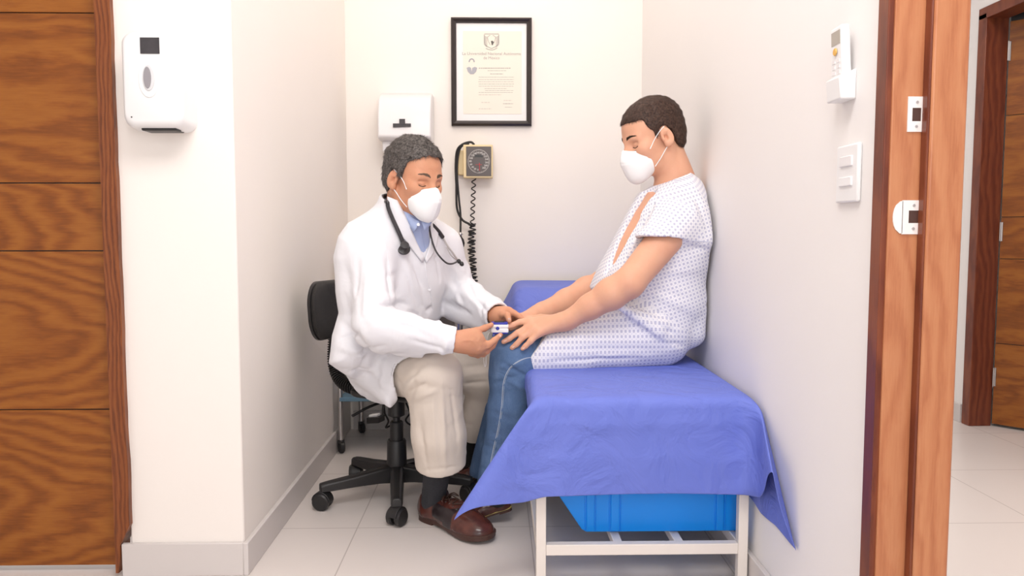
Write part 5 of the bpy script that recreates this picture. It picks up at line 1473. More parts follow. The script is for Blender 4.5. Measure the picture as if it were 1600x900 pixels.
# white coat
def doctor_coat():
    Fc = Field((-0.66, 2.10, 0.34), (0.12, 2.94, 1.22), 0.0040)
    Y0 = 2.50
    torso = [(604, 312), (580, 330), (552, 348), (540, 368), (533, 400), (536, 450), (540, 482), (531, 515), (527, 556), (560, 585), (640, 565), (672, 548), (684, 500), (681, 468), (690, 430), (706, 400), (700, 372), (684, 352), (664, 342), (640, 330), (622, 316)]
    Fc.poly(XZ(torso, Y0), Y0+0.03, 0.125, 0.02, ax=0.75, ref=XZ([(622, 430)], Y0)[0])
    Fc.ell(P(618, 432, 2.53), (0.135, 0.185, 0.17), np.array([f_az, r_az, (0, 0, 1)]), 0.05)
    Fc.ell(P(600, 540, 2.64), (0.155, 0.185, 0.13), np.array([f_az, r_az, (0, 0, 1)]), 0.06)
    # shoulders and sleeves
    nb2 = P(626, 345, 2.48)
    Fc.cap(nb2, RS, 0.060, 0.070, 0.05); Fc.cap(nb2, LS, 0.060, 0.064, 0.05)
    Fc.chain([RS, RE_], [0.066, 0.063], 0.03); Fc.cap(RE_, RW_, 0.064, 0.043, 0.02)
    Fc.chain([LS, LE_], [0.066, 0.066], 0.03); Fc.cap(LE_, LW_, 0.064, 0.046, 0.02)
    # folds hanging under the forearms
    Fc.cap(P(600, 535, 2.27), P(672, 548, 2.28), 0.030, 0.022, 0.04)
    Fc.cap(P(706, 488, 2.64), P(755, 508, 2.50), 0.028, 0.022, 0.03)
    # skirt over the near thigh
    hipn, kneen = P(585, 575, 2.60), P(676, 588, 2.36)
    Fc.cap(hipn, hipn+(kneen-hipn)*0.62, 0.125, 0.103, 0.04)
    sk = [(530, 498), (524, 540), (524, 574), (546, 598), (580, 617), (612, 635), (621, 603), (640, 574), (664, 549), (684, 540), (670, 500), (600, 480)]
    Fc.poly(XZ(sk, 2.40), 2.425, 0.030, 0.03, ax=-0.62, ref=XZ([(590, 560)], 2.40)[0], az=0.10)
    # open below the hem line so the trouser leg comes out
    a, b = P(612, 636, 2.40), P(666, 548, 2.40); d = unit(b-a); n = arr((d[2], 0, -d[0]))
    Fc.cut((a+b)/2+arr((0.002, 0, 0)), n, 0.003, (-0.40, 2.10, 0.34), (0.12, 2.62, P(0, 546, 2.40)[2]))
    Fc.cap(hipn+(kneen-hipn)*0.35, kneen, 0.098, 0.098, 0.004, 's')
    Fc.cut((0, 0, P(0, 606, 2.55)[2]), (-0.25, 0.1, -1), 0.01, (-0.66, 2.50, 0.3), (0.1, 2.94, 0.52))
    # front opening and neck
    nk = HD.w(0, -0.03, -0.05)
    Fc.cap(nb, nb+(nk-nb)*1.0, 0.085, 0.078, 0.02)
    Fc.cap(nb+(nk-nb)*0.1, nb+(nk-nb)*1.3, 0.072, 0.070, 0.003, 's')
    Fc.cut(P(614, 311, 2.44), unit(arr((0, 0, 0.93))+f_az*0.36), 0.004, nb-0.16, nb+0.2)
    vee = [(616, 285), (622, 314), (634, 338), (648, 370), (661, 402), (665, 380), (671, 354), (674, 330), (676, 285)]
    Fc.poly(XZ(vee, 2.40), 2.36, 0.10, 0.004, 's', e=8)
    slit = [(664, 404), (668, 430), (676, 470), (678, 515), (683, 515), (683, 470), (676, 430)]
    # cuffs: cut square and hollow
    for e_, w_, r_ in ((RE_, RW_, 0.036), (LE_, LW_, 0.038)):
        d = unit(w_-e_); Fc.cut(w_-d*0.002, d, 0.002, w_-0.06, w_+0.09); Fc.cap(w_-d*0.03, w_+d*0.05, r_-.002, r_, 0.002, 's')
    R = lambda a, b, r_, am, Y: ridge_px(Fc, [a, ((a[0]+b[0])/2, (a[1]+b[1])/2), b], r_, am)
    rs = [R((598, 474), (640, 478), 0.010, -0.007, 2.20), R((600, 484), (652, 494), 0.012, 0.006, 2.20), R((596, 462), (628, 466), 0.010, 0.004, 2.21),
          R((610, 500), (680, 530), 0.011, -0.004, 2.22), R((560, 470), (575, 520), 0.012, -0.005, 2.23), R((545, 440), (570, 500), 0.014, 0.004, 2.28),
          R((640, 400), (676, 470), 0.012, -0.004, 2.38), R((625, 380), (650, 470), 0.013, 0.004, 2.38), R((604, 400), (612, 470), 0.011, -0.008, 2.32),
          R((530, 500), (575, 545), 0.014, -0.008, 2.42), R((526, 540), (590, 560), 0.014, 0.007, 2.42), R((528, 575), (600, 590), 0.013, -0.005, 2.42), R((560, 560), (640, 552), 0.013, -0.006, 2.38),
          R((550, 545), (610, 610), 0.016, 0.006, 2.40), R((700, 420), (725, 480), 0.013, -0.006, 2.60), R((690, 440), (740, 470), 0.013, 0.005, 2.60), R((715, 440), (760, 495), 0.010, 0.004, 2.55),
          R((690, 470), (730, 490), 0.010, -0.006, 2.62), R((655, 420), (668, 500), 0.010, -0.003, 2.36), R((536, 400), (552, 470), 0.016, -0.005, 2.34), R((575, 545), (560, 590), 0.012, -0.007, 2.40), R((600, 555), (598, 610), 0.012, 0.005, 2.38), R((592, 477), (622, 475), 0.0055, -0.009, 0), R((606, 470), (640, 482), 0.006, 0.005, 0), R((640, 486), (668, 500), 0.007, -0.005, 0), R((618, 506), (650, 512), 0.008, -0.004, 0),
          R((640, 530), (700, 548), 0.007, -0.005, 0), R((560, 400), (556, 470), 0.009, -0.006, 0), R((574, 420), (568, 500), 0.009, 0.005, 0), R((645, 410), (662, 450), 0.007, -0.005, 0), R((633, 425), (655, 480), 0.008, -0.005, 0), R((682, 400), (688, 440), 0.007, -0.006, 0),
          R((530, 530), (560, 520), 0.006, -0.008, 0), R((548, 556), (600, 540), 0.007, -0.007, 0), R((536, 585), (580, 575), 0.007, -0.005, 0), R((728, 430), (742, 470), 0.008, -0.005, 0), R((745, 470), (765, 490), 0.007, -0.005, 0), R((705, 470), (735, 492), 0.007, -0.006, 0), R((697, 385), (715, 420), 0.008, -0.005, 0)]
    V, Q = Fc.mesh('white_coat', 2, folds(*rs, *wrinkles(5, 60, [(RS, RE_, 0.066), (RE_, RW_, 0.056), (LS, LE_, 0.062), (LE_, LW_, 0.055), (P(620, 400, 2.45), P(605, 545, 2.55), 0.13), (P(585, 575, 2.60), P(640, 590, 2.45), 0.115)], 0.010), base=sines(21, 12, 14, 55), amp=0.0022))
    return link('white_coat', to_mesh('white_coat', V, Q), M['coat'], doc), bvh(V, Q)
coat, BC = doctor_coat()
# collar, lapels and front edges laid on the coat
def on_coat(A_, C_, name, off=0.003, th=0.003, mat='coat'):
    return ribbon(BC, A_, C_, off).build(name, M[mat], coat, smooth=True, angle=180, solid=th)
on_coat([(605, 307), (607, 324), (612, 344), (622, 362), (638, 382), (660, 410)], [(621, 313), (628, 327), (636, 344), (644, 362), (652, 382), (663, 404)], 'lapel', 0.006, 0.005)
on_coat([(679, 346), (684, 360), (683, 378), (677, 395), (666, 410)], [(671, 347), (673, 360), (672, 376), (669, 390), (664, 405)], 'lapel', 0.006, 0.005)
for pts in ([(664, 410), (667, 432), (673, 458), (677, 485)],):
    MB().tube(draped(BC, pts, 0.001), 0.0022, 6).build('front_edge', M['coat'], coat, smooth=True)
MB().tube(draped(BC, [(592, 352), (600, 372), (606, 398), (610, 430), (613, 462)], 0.0004), 0.0011, 5).build('sleeve_seam', M['coat'], coat, smooth=True)
h_ = hit(BC, 671, 452, 0.0005)
if h_ is not None: MB().lathe([(0.0055, 0), (0.0055, 0.0015), (0.004, 0.0022), (0.0035, 0.0014)], h_, (0.3, -1, 0.1), 16).build('coat_button', M['button'], coat, smooth=True)
# shirt collar
def collar(A_, C_, Y, name):
    rows = []
    a = spline([arr((x, y, 0)) for x, y in A_], 4); c = spline([arr((x, y, 0)) for x, y in C_], 4)
    for i, (p, q) in enumerate(zip(a, c)):
        t_ = i/(len(a)-1); yy = Y[0]*(1-t_)+Y[1]*t_
        rows.append([P(p[0], p[1], yy), P((p[0]+q[0])/2, (p[1]+q[1])/2, yy-0.004), P(q[0], q[1], yy-0.003)])
    return MB().grid(rows).build(name, M['shirt'], shirt, smooth=True, angle=180, solid=0.003)
collar([(621, 314), (633, 330), (646, 341), (656, 346)], [(626, 326), (636, 345), (646, 362), (655, 349)], (2.405, 2.375), 'shirt_collar')
collar([(660, 346), (666, 344), (671, 342), (674, 340)], [(659, 349), (664, 360), (670, 354), (675, 346)], (2.375, 2.40), 'shirt_collar')
for (x, y) in ((653.5, 351),):
    MB().lathe([(0.0050, 0), (0.0050, 0.0015), (0.0035, 0.002)], P(x, y, 2.364), (0.4, -1, 0.2), 14).build('shirt_button', M['button'], shirt, smooth=True)
MB().tube(draped(BSH, [(655, 350), (660, 368), (664, 388), (667, 402)], 0.0005), 0.0012, 5).build('placket', M['shirt'], shirt, smooth=True)
# wrist strap under the near cuff
d = unit(RW_-RE_); MB().lathe([(0.0315, -0.008), (0.0335, -0.006), (0.0335, 0.006), (0.0315, 0.008)], RW_+d*0.004, d, 26).build('watch_strap', M['watch'], doc, smooth=True)

# trousers
def doctor_trousers():
    Ft = Field((-0.62, 2.15, 0.12), (0.12, 3.12, 0.72), 0.0045)
    hipn, hipf = P(588, 572, 2.60), P(628, 560, 2.80)
    kn, kf = P(674, 585, 2.36), P(768, 585, 2.68)
    an, af = P(690, 742, 2.395), P(738, 690, 2.86)
    Ft.chain([hipn, kn], [0.088, 0.084], 0.03); Ft.chain([hipf, kf], [0.098, 0.076], 0.03)
    Ft.cap(hipn, hipf, 0.088, 0.09, 0.05)
    kn2 = kn+arr((0.006, 0.01, -0.01))
    Ft.cap(kn2, P(686, 680, 2.375), 0.086, 0.083, 0.03); Ft.cap(P(686, 680, 2.375), an, 0.083, 0.080, 0.02)
    Ft.cap(kf, af, 0.074, 0.062, 0.03)
    ya = P(690, 752, 2.36)
    Ft.cut(P(690, 745, 2.32), (0.05, 0.25, -1), 0.003, (-0.40, 2.15, 0.1), (0.05, 2.58, 0.30))
    Ft.cut(P(738, 689, 2.80), (0, 0.2, -1), 0.003, (-0.2, 2.62, 0.1), (0.12, 3.12, 0.32))
    Ft.cap(P(690, 720, 2.39), P(690, 775, 2.40), 0.055, 0.068, 0.003, 's')
    Ft.cap(af+arr((0, 0, .03)), af-arr((0, 0, .07)), 0.045, 0.052, 0.003, 's')
    R = lambda a, b, r_, am, Y: ridge_px(Ft, [a, ((a[0]+b[0])/2, (a[1]+b[1])/2), b], r_, am)
    rs = [R((690, 600), (696, 740), 0.008, 0.006, 2.29), R((640, 600), (700, 610), 0.012, -0.004, 2.28), R((650, 575), (640, 640), 0.010, -0.005, 2.29), R((656, 640), (664, 720), 0.014, -0.004, 2.29),
          R((700, 640), (716, 720), 0.014, -0.004, 2.30), R((630, 610), (655, 585), 0.010, 0.005, 2.30), R((722, 575), (765, 568), 0.010, -0.006, 2.62), R((722, 588), (770, 580), 0.010, 0.004, 2.60), R((722, 600), (765, 596), 0.008, -0.005, 2.62), R((640, 612), (668, 598), 0.006, -0.006, 0), R((646, 625), (690, 606), 0.008, 0.004, 0), R((628, 600), (660, 570), 0.008, -0.005, 0), R((676, 620), (684, 738), 0.006, 0.003, 0), R((705, 610), (716, 700), 0.008, -0.005, 0), R((655, 660), (668, 735), 0.008, -0.004, 0), R((660, 735), (720, 728), 0.006, -0.003, 0)]
    V, Q = Ft.mesh('trousers', 2, folds(*rs, *wrinkles(8, 46, [(hipn, kn, 0.085), (kn2, P(686, 680, 2.375), 0.085), (P(686, 680, 2.375), an, 0.08), (hipf, kf, 0.08), (kf, af, 0.07)], 0.0035), base=sines(31, 10, 14, 50), amp=0.0018))
    link('trousers', to_mesh('trousers', V, Q), M['khaki'], doc)
    Fk = Field((-0.30, 2.28, 0.04), (0.05, 3.05, 0.34), 0.004)
    Fk.cap(P(683, 735, 2.42), P(676, 790, 2.46), 0.043, 0.039, 0.01)
    Fk.cap(P(736, 680, 2.87), P(734, 735, 2.90), 0.042, 0.038, 0.01)
    V, Q = Fk.mesh('sock', 1, folds(base=sines(33, 6, 60, 200), amp=0.0006))
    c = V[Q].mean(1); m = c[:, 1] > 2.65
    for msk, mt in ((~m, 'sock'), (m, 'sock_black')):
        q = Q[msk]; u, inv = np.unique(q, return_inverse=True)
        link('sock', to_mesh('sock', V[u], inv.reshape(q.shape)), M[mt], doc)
doctor_trousers()
hp, tp = PZ(661, 806, 0.0), PZ(764, 851, 0.0)
shoe(doc, hp, tp, 0, 'near', M['leather'], M['sole'], W=1.05, vamp=M['dark_leather'])
shoe(doc, PZ(706, 745, 0.0), PZ(706, 745, 0.0)+unit((1, -0.25, 0))*0.29, 0, 'far', M['leather'], M['sole'], vamp=M['dark_leather'])

# stethoscope round the neck
st = thing('stethoscope', HD.w(0, -0.05, -0.12), 'black stethoscope hanging round the neck of the doctor in white coat', 'stethoscope')
t1 = draped(BC, [(605, 316), (607, 326), (613, 341), (620, 356), (627, 372), (631, 383)], 0.014)
neckback = [HD.w(0.062, -0.055, -0.085), HD.w(0.05, -0.085, -0.075), HD.w(0, -0.10, -0.07), HD.w(-0.05, -0.085, -0.08), HD.w(-0.062, -0.03, -0.10)]
t2 = draped(BC, [(676, 352), (684, 360), (692, 371)], 0.008)
MB().tube(spline(t1[::-3]+neckback[:1], 4), 0.0064, 10).build('tube', M['steth'], st, smooth=True)
MB().tube(spline(neckback+[t2[0]], 6), 0.0062, 10).build('tube', M['steth'], st, smooth=True)
MB().tube(spline([t2[0]]+t2[3::4]+[t2[-1]], 5), 0.0068, 10).build('yoke', M['steth'], st, smooth=True)
h0 = t1[-1]; c0 = hit(BC, 631, 386, 0.012); c0 = h0 if c0 is None else c0
mb = MB().lathe([(0.004, -0.014), (0.012, -0.013), (0.0185, -0.009), (0.0205, -0.004), (0.020, 0.0), (0.010, 0.003), (0.006, 0.010), (0.011, 0.012), (0.014, 0.016), (0.013, 0.020), (0.004, 0.021)], c0+arr((0, 0, -0.004)), unit((0.25, -0.75, 0.55)), 22)
mb.build('chest_piece', M['steth'], st, smooth=True, angle=50)
MB().tube([h0, c0+arr((0.0, -0.004, 0))], [0.0075, 0.009], 10).build('stem', M['black'], st, smooth=True)
# binaural tubes
e1 = hit(BC, 717, 409, 0.010); e1 = P(717, 409, 2.50) if e1 is None else e1
yk = t2[-1]; ex = P(716, 408, yk[1]+0.02)
MB().tube(spline([yk, P(699, 384, yk[1]+0.002), P(708, 396, yk[1]+0.01), ex], 6), 0.0032, 8).build('ear_tube', M['chrome'], st, smooth=True)
lp = [P(671, 354, t2[0][1]-0.004), P(674, 372, t2[0][1]-0.012), P(680, 390, t2[0][1]-0.016), P(688, 402, t2[0][1]-0.016), (P(698, 411, t2[0][1]-0.010)), P(707, 412, t2[0][1]), ex]
lp = [p if hit(BC, *pq, 0.004) is None or hit(BC, *pq, 0.004)[1] > p[1] else hit(BC, *pq, 0.004) for p, pq in zip(lp, ((671, 354), (674, 372), (680, 390), (688, 402), (698, 411), (707, 412), (716, 408)))]
MB().tube(spline([t2[0]]+lp, 6), 0.0030, 8).build('ear_tube', M['steth'], st, smooth=True)
MB().tube(spline([P(698, 386, yk[1]), P(704, 398, yk[1]), P(712, 405, yk[1]+0.01), ex], 6), 0.0022, 8).build('spring', M['chrome'], st, smooth=True)
for o_ in ((0, 0, 0), (0.009, -0.004, -0.008)):
    MB().ell = None
    MB().lathe([(0.002, -0.007), (0.006, -0.005), (0.0075, 0), (0.006, 0.006), (0.003, 0.009)], ex+arr(o_)+arr((0.002, -0.004, 0)), (0.5, -0.2, -0.7), 12).build('ear_tip', M['black'], st, smooth=True)

# ------------------------------------------------------------------ the patient
pat = thing('person', (0.50, 2.55, 0), 'dark-haired man in patterned hospital gown, jeans and white mask sitting on the blue-covered bed', 'person')
HP = Head(P(1021, 216, 2.53), (-0.965, -0.262), math.radians(18), 1.02)
Sn, En, Wn = P(1062, 345, 2.40), P(983, 442, 2.315), P(886, 501, 2.36)
Sf, Ef, Wf = P(1040, 345, 2.72), P(944, 442, 2.72), P(846, 487, 2.57)
def patient_body():
    Fp = Field((0.0, 2.22, 0.46), (0.72, 2.86, 1.46), 0.003)
    HP.build(Fp)
    nb = P(1062, 300, 2.55)
    Fp.cap(HP.w(0, -0.030, -0.045), nb, 0.056, 0.066, 0.03)
    for sg in (-1, 1): Fp.cap(HP.w(sg*0.055, -0.020, -0.040), nb+arr((-0.05, sg*-0.012, -0.005)), 0.012, 0.012, 0.02)
    Fp.cap(nb+arr((-.02, 0, -.02)), P(1062, 345, 2.40)+arr((0, .05, 0)), 0.06, 0.05, 0.04); Fp.cap(nb+arr((-.02, 0, -.02)), Sf, 0.06, 0.05, 0.04)
    Fp.ell(P(1046, 385, 2.56), (0.118, 0.175, 0.17), k=0.05)
    Fp.ell(P(1036, 470, 2.56), (0.125, 0.165, 0.13), k=0.05)
    Fp.poly(XZ([(1040, 298), (1012, 299), (990, 334), (968, 372), (947, 412), (934, 444), (1000, 455), (1060, 400), (1062, 310)], 2.50), 2.54, 0.155, 0.03)
    for a, b, c in ((Sn, En, Wn), (Sf, Ef, Wf)):
        Fp.cap(a, b, 0.058, 0.046, 0.03)
        m = b+(c-b)*0.28; m2 = b+(c-b)*0.62
        Fp.cap(b, m, 0.044, 0.047, 0.02); Fp.cap(m, m2, 0.047, 0.037, 0.02); Fp.cap(m2, c, 0.037, 0.0285, 0.02)
    # near (left) hand spread on the knee
    W = P(878, 503, 2.362)
    Fp.cap(Wn, W, 0.0275, 0.0245, 0.02, flat=0.85, fn=(0.2, 0.5, 0.8))
    mcp = [P(826, 502, 2.400), P(829, 509, 2.380), P(834, 515, 2.363), P(842, 520.5, 2.350)]
    for q, r_ in zip(mcp, (0.0135, 0.014, 0.0135, 0.012)): Fp.cap(W, q, 0.022, r_, 0.014)
    finger(Fp, [mcp[0], P(812, 503.5, 2.393), P(800, 508.5, 2.383), P(786, 512, 2.372)], 0.0112, 0.0078, 0.004, 0.012)
    finger(Fp, [mcp[1], P(809, 520, 2.366), P(796, 529, 2.364), P(787, 534, 2.366)], 0.0112, 0.0078, 0.004, 0.012)
    finger(Fp, [mcp[2], P(817, 527, 2.352), P(807, 538, 2.352), P(800, 543.5, 2.355)], 0.0110, 0.0076, 0.004, 0.012)
    finger(Fp, [mcp[3], P(829, 533, 2.340), P(821, 541, 2.340), P(816.5, 545, 2.342)], 0.0102, 0.0070, 0.004, 0.012)
    finger(Fp, [P(868, 499, 2.385), P(845, 497, 2.42), P(826, 498, 2.43), P(813, 503, 2.425)], 0.014, 0.0085, 0.006, 0.014)   # thumb, behind
    # far (right) hand behind it on the other knee
    W2 = P(838, 491, 2.555)
    Fp.cap(Wf, W2, 0.027, 0.024, 0.02)
    m2_ = [P(812, 496, 2.50), P(809, 499, 2.52), P(808, 503, 2.54), P(809, 507, 2.56)]
    for q in m2_: Fp.cap(W2, q, 0.022, 0.0125, 0.014)
    for i, q in enumerate(m2_):
        a_ = arr(q); dd = arr((-0.036, -0.004+0.008*i, -0.010)); e_ = arr((-0.018, 0, -0.020))
        finger(Fp, [a_, a_+dd, a_+dd+e_*1.2, a_+dd+e_*2.0], 0.0108, 0.0074, 0.004, 0.012)
    finger(Fp, [P(832, 496, 2.52), P(818, 504, 2.47), P(806, 510, 2.455), P(798, 514, 2.45)], 0.0130, 0.0080, 0.005, 0.014)
    def knuckles(V):
        s_ = 0
        for q in mcp: s_ = s_+0.0016*np.exp(-(((V-(q+arr((0, -0.004, 0.010))))/0.009)**2).sum(1))
        for a, b in zip([W]*4, mcp): s_ = s_+ridge(a+arr((0, -.012, .016)), b+arr((0, -.005, .010)), 0.003, 0.0008)(V)
        return s_
    V, Q = Fp.mesh('body', 1, folds(knuckles, base=sines(12, 8, 60, 200), amp=0.0002))
    return link('body', to_mesh('body', V, Q), M['skin_pat'], pat), bvh(V, Q)
pbody, BP_ = patient_body()
hair_object(HP, HP.o-0.17, HP.o+0.20, 0.0060, [(-0.14, -0.062), (-0.07, -0.058), (-0.045, -0.040), (-0.036, -0.010), (-0.030, 0.012), (0.008, 0.012), (0.014, 0.002), (0.026, 0.004), (0.031, 0.024), (0.045, 0.040), (0.052, 0.066), (0.080, 0.068), (0.12, 0.070)], M['hair_brown'], pat, 17, 0.010, 9000, rough=0.0011)
brows(HP, pat, M['lash'], BP_, 0.0215, 260, 5, 0.0009)
lashes(HP, pat, M['lash'], BP_)
face_mask(HP, pat, BP_, -0.006)
nm = plain('patient_nail', (0.80, 0.52, 0.44, 1), 0.3)
for (px, py, dd) in ((789.5, 531.5, (-0.8, 0, -0.5)), (802, 541, (-0.6, 0, -0.8)), (818, 543, (-0.5, 0, -0.85))):
    h_ = hit(BP_, px, py, -0.0003)
    if h_ is not None: nail(h_, (-0.25, -0.75, 0.6), dd, 0.0042, 0.0055, pat, mat=nm)

# jeans
KN = P(806, 561, 2.43); KF = KN+arr((0.005, 0.235, 0.008))
def jeans():
    Fj = Field((-0.10, 2.28, 0.06), (0.66, 2.86, 0.72), 0.0042)
    hn, hf = P(1015, 525, 2.48), P(1015, 525, 2.48)+arr((0, 0.16, 0))
    an, af = P(772, 752, 2.44), P(757, 738, 2.74)
    Fj.cap(hn, KN+arr((0.13, 0, 0.008)), 0.058, 0.060, 0.03); Fj.cap(KN+arr((0.13, 0, 0.008)), KN+arr((0.02, 0, 0.01)), 0.062, 0.073, 0.03); Fj.cap(hf, KF+arr((0.03, 0, 0.012)), 0.06, 0.070, 0.03); Fj.cap(hn, hf, 0.06, 0.06, 0.04)
    for k_, a_, in ((KN, an), (KF, af)):
        m = k_+(a_-k_)*0.42+arr((0.010, 0, 0))
        Fj.cap(k_+arr((0, 0, 0.004)), k_+(m-k_)*0.25, 0.076, 0.072, 0.03); Fj.cap(k_, m, 0.074, 0.066, 0.03); Fj.cap(m, a_, 0.066, 0.055, 0.03)
    Fj.cut((0, 0, an[2]-0.012), (-0.15, 0, -1), 0.004, (-0.2, 2.2, 0), (0.2, 2.60, 0.25)); Fj.cut((0, 0, af[2]-0.01), (0, 0, -1), 0.004, (-0.2, 2.60, 0), (0.2, 2.9, 0.25))
    for a_ in (an, af): Fj.cap(a_+arr((0, 0, 0.02)), a_-arr((0, 0, 0.06)), 0.043, 0.05, 0.003, 's')
    R = lambda a, b, r_, am, Y=2.36: ridge_px(Fj, [a, ((a[0]+b[0])/2, (a[1]+b[1])/2), b], r_, am)
    rs = [R((770, 600), (815, 585), 0.008, -0.005), R((775, 575), (820, 566), 0.009, 0.004), R((785, 566), (824, 590), 0.007, -0.006), R((790, 592), (822, 610), 0.008, 0.004), R((756, 640), (815, 660), 0.010, -0.003),
          R((752, 690), (800, 720), 0.009, -0.004), R((750, 730), (790, 745), 0.007, -0.005), R((750, 742), (790, 757), 0.007, 0.004)]
    V, Q = Fj.mesh('jeans', 2, folds(*rs, *wrinkles(14, 34, [(KN, an, 0.066), (KF, af, 0.066), (hn, KN, 0.08)], 0.0035, 0.007), base=sines(41, 10, 14, 50), amp=0.0018))
    return link('jeans', to_mesh('jeans', V, Q), M['denim'], pat), bvh(V, Q), an, af
jn, BJ, AN, AF = jeans()
for off_, w2 in ((0, 0.0011), (2.0, 0.0006)):
    MB().tube(draped(BJ, [(838+off_, 558), (820+off_, 560), (804+off_, 568), (793+off_, 580), (786+off_, 600), (784+off_, 630), (779+off_, 665), (771+off_, 700), (764+off_, 735)], 0.0003), w2, 5).build('seam_stitching', M['stitch'], jn, smooth=True)
# shoes: toes on the floor, heels lifted
shoe(pat, PZ(800, 795, 0.045), PZ(722, 818, 0.004), 0, 'near', M['leather'], M['welt'], height=1.0)
shoe(pat, PZ(785, 742, 0.03), PZ(706, 752, 0.004), 0, 'far', M['leather'], M['welt'])
Fk = Field((-0.08, 2.3, 0.05), (0.12, 2.9, 0.30), 0.004)
Fk.cap(AN+arr((0, 0, 0.05)), AN+arr((0.012, 0.0, -0.05)), 0.036, 0.036, 0.01); Fk.cap(AF+arr((0, 0, 0.05)), AF+arr((0.012, 0, -0.06)), 0.036, 0.036, 0.01)
V, Q = Fk.mesh('sock', 1); c = V[Q].mean(1); m = c[:, 1] > 2.6
for msk in (~m, m):
    q = Q[msk]; u, inv = np.unique(q, return_inverse=True)
    if len(u): link('sock', to_mesh('sock', V[u], inv.reshape(q.shape)), M['sock'], pat)

# gown
def gown_mesh():
    Fg = Field((0.02, 2.20, 0.46), (XR+0.012, 2.90, 1.24), 0.004)
    Y0 = 2.50
    back = [(1040, 288), (1066, 274), (1078, 270), (1095, 282), (1109, 300), (1117, 330), (1116, 365), (1108, 410), (1101, 455), (1094, 500), (1087, 530), (1070, 545), (1000, 530), (950, 480), (925, 450), (940, 412), (962, 370), (984, 332), (1002, 300), (1020, 292)]
    dS = unit(En-Sn)
    Fg.cap(Sn, Sn+dS*0.16, 0.070, 0.078, 0.03); dF = unit(Ef-Sf); Fg.cap(Sf, Sf+dF*0.12, 0.068, 0.072, 0.03)
    a, b = P(1016, 371, 2.35), P(1112, 379, 2.35); d = unit(b-a); n = arr((d[2], 0, -d[0]))
    Fg.cut(a, unit(n*1.0+arr((0, -0.10, 0))) if n[2] < 0 else unit(-n), 0.003, (a[0]-0.10, 2.20, 0.78), (b[0]+0.03, Sn[1]-0.005, a[2]+0.03))
    Fg.cap(Sn, Sn+dS*0.26, 0.060, 0.066, 0.002, 's')
    Fg.cut(Sf+dF*0.13, dF, 0.003, (0.3, 2.63, 0.7), (0.60, 2.90, 1.12))
    Fg.poly(XZ(back, Y0), 2.54, 0.165, 0.02)
    Fg.ell(P(1052, 385, 2.56), (0.128, 0.195, 0.17), k=0.05)
    Fg.ell(P(1036, 470, 2.56), (0.145, 0.185, 0.12), k=0.05)
    Fg.cap(P(1058, 300, 2.53), Sn+arr((0, 0.01, 0)), 0.060, 0.064, 0.05); Fg.cap(P(1055, 302, 2.58), Sf, 0.060, 0.060, 0.05)
    # sleeve drapes down behind the arm
    Fg.cap(P(1085, 335, 2.42), P(1098, 372, 2.40), 0.045, 0.040, 0.03)
    thigh = [(878, 500), (905, 484), (945, 466), (1000, 458), (1060, 470), (1084, 500), (1082, 524), (1070, 545), (1062, 556), (1030, 566), (1000, 571), (900, 573), (850, 571), (816, 569), (826, 556), (848, 530), (866, 508)]
    T = XZ(thigh, 2.44)
    Fg.poly(T, 2.47, 0.095, 0.02)
    Fg.poly([(x, z+0.004) for x, z in T], 2.66, 0.095, 0.03)
    Fg.cap(P(1030, 525, 2.46), P(885, 545, 2.44), 0.100, 0.080, 0.03)
    Fg.cap(P(900, 545, 2.44), P(842, 552, 2.435), 0.087, 0.088, 0.02); Fg.cap(P(900, 545, 2.44)+arr((0, .22, 0)), P(842, 552, 2.435)+arr((0, .22, 0)), 0.087, 0.088, 0.02)
    a, b = P(881, 494, 2.36), P(817, 571, 2.36); d = unit(b-a); n = arr((d[2], 0, -d[0])); n = n if n[0] < 0 else -n
    Fg.cut(a, n, 0.003, (0.02, 2.20, 0.46), (a[0]+0.02, 2.90, a[2]+0.02))
    # loose lower back bulging over the hip
    Fg.cap(P(1080, 522, 2.46), P(1030, 516, 2.40), 0.034, 0.028, 0.03); Fg.cap(P(1085, 470, 2.48), P(1082, 520, 2.46), 0.045, 0.038, 0.03)
    Fg.cap(P(1030, 512, 2.37), P(968, 478, 2.36), 0.024, 0.016, 0.025)
    # hems
    Fg.cut((XR-0.010, 0, 0), (1, 0, 0), 0.006)
    # neck hole and front slit
    p = P(1045, 281, 2.52); Fg.cut(p, unit((-0.36, -0.05, 0.93)), 0.003, p-arr((0.2, 0.14, 0.1)), p+arr((0.2, 0.14, 0.12)))
    Fg.cap(P(1048, 275, 2.54), P(1062, 300, 2.55), 0.064, 0.078, 0.003, 's')
    slit = [Fg.probe(*q) for q in ((1009, 304), (995, 328), (982, 352), (969, 378), (957, 404), (947, 426))]
    slit = [q for q in slit if q is not None]
    Fg.chain([slit[0]+arr((0.01, 0, 0.06))]+slit, [0.036, 0.034, 0.031, 0.029, 0.025, 0.018, 0.008][:len(slit)+1], 0.003, op='s')
    R = lambda a, b, r_, am, Y=2.36: ridge_px(Fg, [a, ((a[0]+b[0])/2, (a[1]+b[1])/2), b], r_, am)
    rs = [R((965, 466), (1062, 528), 0.008, -0.007, 2.37), R((975, 486), (1060, 545), 0.010, 0.004, 2.37), R((1000, 460), (1090, 500), 0.012, -0.003, 2.38), R((1010, 430), (1095, 420), 0.012, 0.003), R((985, 440), (1085, 470), 0.012, -0.004),
          R((1020, 300), (985, 368), 0.010, -0.005, 2.42), R((1040, 290), (1010, 365), 0.010, 0.004, 2.40), R((1085, 300), (1112, 372), 0.012, -0.004, 2.38), R((1075, 385), (1110, 392), 0.010, -0.007, 2.36),
          R((870, 545), (1040, 545), 0.014, -0.004), R((860, 563), (1000, 560), 0.008, -0.005), R((900, 505), (980, 500), 0.012, 0.003), R((1040, 535), (1070, 540), 0.010, -0.006)]
